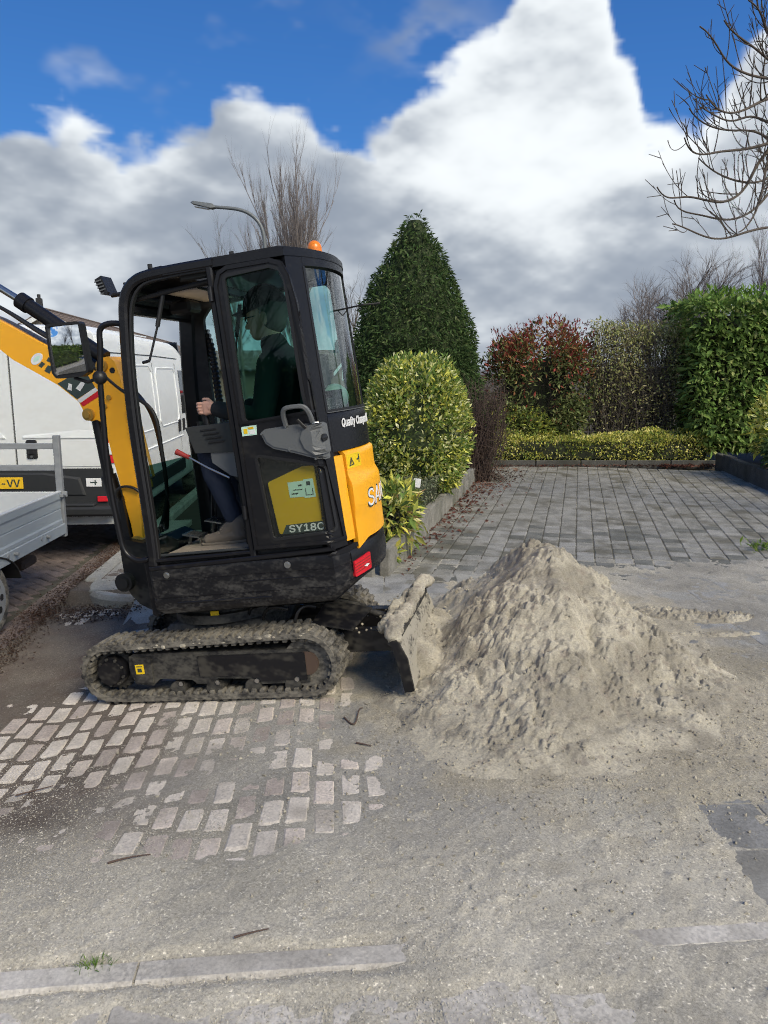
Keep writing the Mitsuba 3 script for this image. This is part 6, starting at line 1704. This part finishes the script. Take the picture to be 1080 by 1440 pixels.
foliage(f'{k}__foliage', P, N_ + RS(17).normal(size=P.shape) * .5, .3, .13, pick(len(P), [GRN, DGR, OLI], [.5, .4, .1], 25), 26)
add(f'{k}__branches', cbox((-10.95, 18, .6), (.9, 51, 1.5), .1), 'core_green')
# what the mirror and the panes show: planting across the street behind the viewpoint
k = thing('rear_hedge', 'dark hedge across the street, seen in the excavator mirror', 'hedge')
P, N_ = box_pts(5000, (-27, -14, 0), (-3, -12, 1.9), 221, depth=.5, lumpy=.4, faces=['+y', '+z'])
foliage(f'{k}__foliage', P, N_ + RS(14).normal(size=P.shape) * .5, .3, .14, pick(len(P), [GRN, DGR, OLI], [.4, .5, .1], 22), 23)
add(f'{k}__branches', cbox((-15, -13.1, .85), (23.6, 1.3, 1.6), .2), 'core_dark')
for i, (x, w) in enumerate(((-22, 'leftmost'), (-18, 'second'), (-13.5, 'third'), (-9, 'last'))):
    bare_tree('bare_tree', f'{w} bare tree across the street, seen only in the mirror', (x, -15.5, 0), 6.5 + i % 2, 230 + i, .11, mat='bark_dark', levels=3, kids=5, group='bare trees across the street')

# ------------------------------------------------------------------ litter and small things
def litter(n, fn, size, cols, w, seed):
    r = RS(seed); P = fn(r, n); n = len(P)
    D_ = np.c_[r.normal(size=(n, 2)), r.normal(size=n) * .25]
    return leaf_mesh(P, D_, size, size * .55, pick(n, cols, w, seed), seed, cup=.35)


def gutter(r, n):
    y = r.uniform(4.6, 11, n); q = -2.62 + r.normal(size=n) * .085 + .10 * sstep(5.8, 4.8, y)
    x = q - .06 * (y - 4); return np.c_[x, y, np.where(q < -2.5, -.2, gz(x, y)) + .006 + .03 * r.rand(n)]
def nose(r, n):
    a = r.rand(n) * 6.28; rr = r.rand(n) ** .7 * .55; x = -2.35 + rr * np.cos(a) * 1.1; y = 5.85 + rr * np.sin(a) * .45
    return np.c_[x, y, np.where(x + .06 * (y - 4) < -2.5, -.2, gz(x, y)) + .01 + .02 * r.rand(n)]
def border(r, n):
    s = r.rand(n) ** .55 * 7.6; o = np.abs(r.normal(size=n)) * (.10 + .035 * s); q = np.array([.04, 6.32]) + KD * s[:, None] + KN * o[:, None]
    return np.c_[q, .008 + .02 * r.rand(n)]
def corner(r, n):
    return np.c_[r.uniform(5.0, 6.0, n), 13.9 - np.abs(r.normal(size=n)) * .12, .01 + .03 * r.rand(n)]
def backedge(r, n):
    return np.c_[r.uniform(1.9, 6.0, n), 13.9 - np.abs(r.normal(size=n)) * .07, .005 + .03 * r.rand(n)]
ms, cs = [], []
BRN = [(.030, .019, .014), (.046, .027, .019), (.020, .013, .010), (.075, .048, .034)]
for n, fn, sz, sd in ((6500, gutter, .016, 301), (1500, nose, .017, 302)):
    m, c = litter(n, fn, sz, BRN, [.4, .25, .3, .05], sd); ms.append(m); cs.append(c)
add('gutter_leaves', trimesh.util.concatenate(ms), 'dead_leaf', color=np.vstack(cs)); labels['gutter_leaves'] = {'kind': 'stuff', 'label': 'dark brown leaf litter along the street gutter', 'category': 'leaf litter'}
ms, cs = [], []
for n, fn, sz, sd in ((900, border, .045, 303), (300, corner, .05, 304), (600, backedge, .035, 305)):
    m, c = litter(n, fn, sz, [(.065, .030, .024), (.10, .05, .038), (.04, .022, .017), (.15, .095, .07)], [.4, .2, .3, .1], sd); ms.append(m); cs.append(c)
add('border_leaves', trimesh.util.concatenate(ms), 'dead_leaf', color=np.vstack(cs)); labels['border_leaves'] = {'kind': 'stuff', 'label': 'reddish dead leaves along the driveway borders', 'category': 'leaf litter'}


def twig(key, label, pts, rad, mat='twig_brown'):
    p = np.array([(x, y, float(floor_z(np.array([x]), np.array([y]))[0]) + z) for x, y, z in pts])
    k = add(key, tube(smoothpath(p, 4), np.linspace(rad, rad * .5, 4 * (len(p) - 1) + 1), 6), mat, smooth=True)
    labels[k] = {'label': label, 'category': 'twig'}


twig('twig', 'dark forked twig on the sand right of the track', [(-.20, 3.60, .008), (-.14, 3.50, .012), (-.13, 3.60, .012), (-.11, 3.70, .008)], .005)
twig('twig', 'small dark twig right of the exposed bricks', [(-.13, 3.33, .006), (-.08, 3.31, .008), (-.06, 3.30, .006)], .0045)
twig('twig', 'brown twig on the sand below the bricks at the left', [(-1.00, 2.50, .005), (-.93, 2.53, .008), (-.86, 2.55, .005)], .004)
twig('twig', 'reddish brown twig near the kerb', [(-.46, 2.08, .008), (-.40, 2.10, .010), (-.36, 2.115, .006)], .0038)
twig('twig', 'thin dark stick left on the bricks', [(-1.65, 3.15, .01), (-1.5, 3.2, .012)], .004)
k = thing('grass_tuft', 'small green grass tuft by the kerb at the left', 'grass tuft'); r = RS(15); n = 90
P = np.c_[-.86 + r.normal(size=n) * .028, 1.99 + r.normal(size=n) * .014, np.full(n, 0.0)]; P[:, 2] = gz(P[:, 0], P[:, 1]) + .002
foliage(f'{k}__blades', P, r.normal(size=(n, 3)) * .45 + [0, 0, .8], .026, .003, pick(n, [(.09, .14, .03), (.05, .09, .02)], [.5, .5], 23), 24)
k = thing('weed', 'green weed growing in the driveway at the right edge', 'weed'); r = RS(16); n = 90
P = np.c_[3.72 + r.normal(size=n) * .10, 7.28 + r.normal(size=n) * .06, r.rand(n) * .06]
foliage(f'{k}__leaves', P, r.normal(size=(n, 3)) * .6 + [0, 0, .6], .06, .02, pick(n, [(.10, .14, .03), (.06, .10, .025)], [.5, .5], 24), 25)
k = thing('plant_label', 'small white plant label on a stick in the left border', 'plant label')
add(f'{k}__tag', cbox((.335, 7.72, .60), (.075, .004, .09), .002).apply_transform(trimesh.transformations.rotation_matrix(.15, [0, 1, 0], [.335, 7.72, .6])), 'white_print')
add(f'{k}__stick', tube([(.335, 7.725, .05), (.335, 7.725, .58)], .004, 6), 'wood_dark')
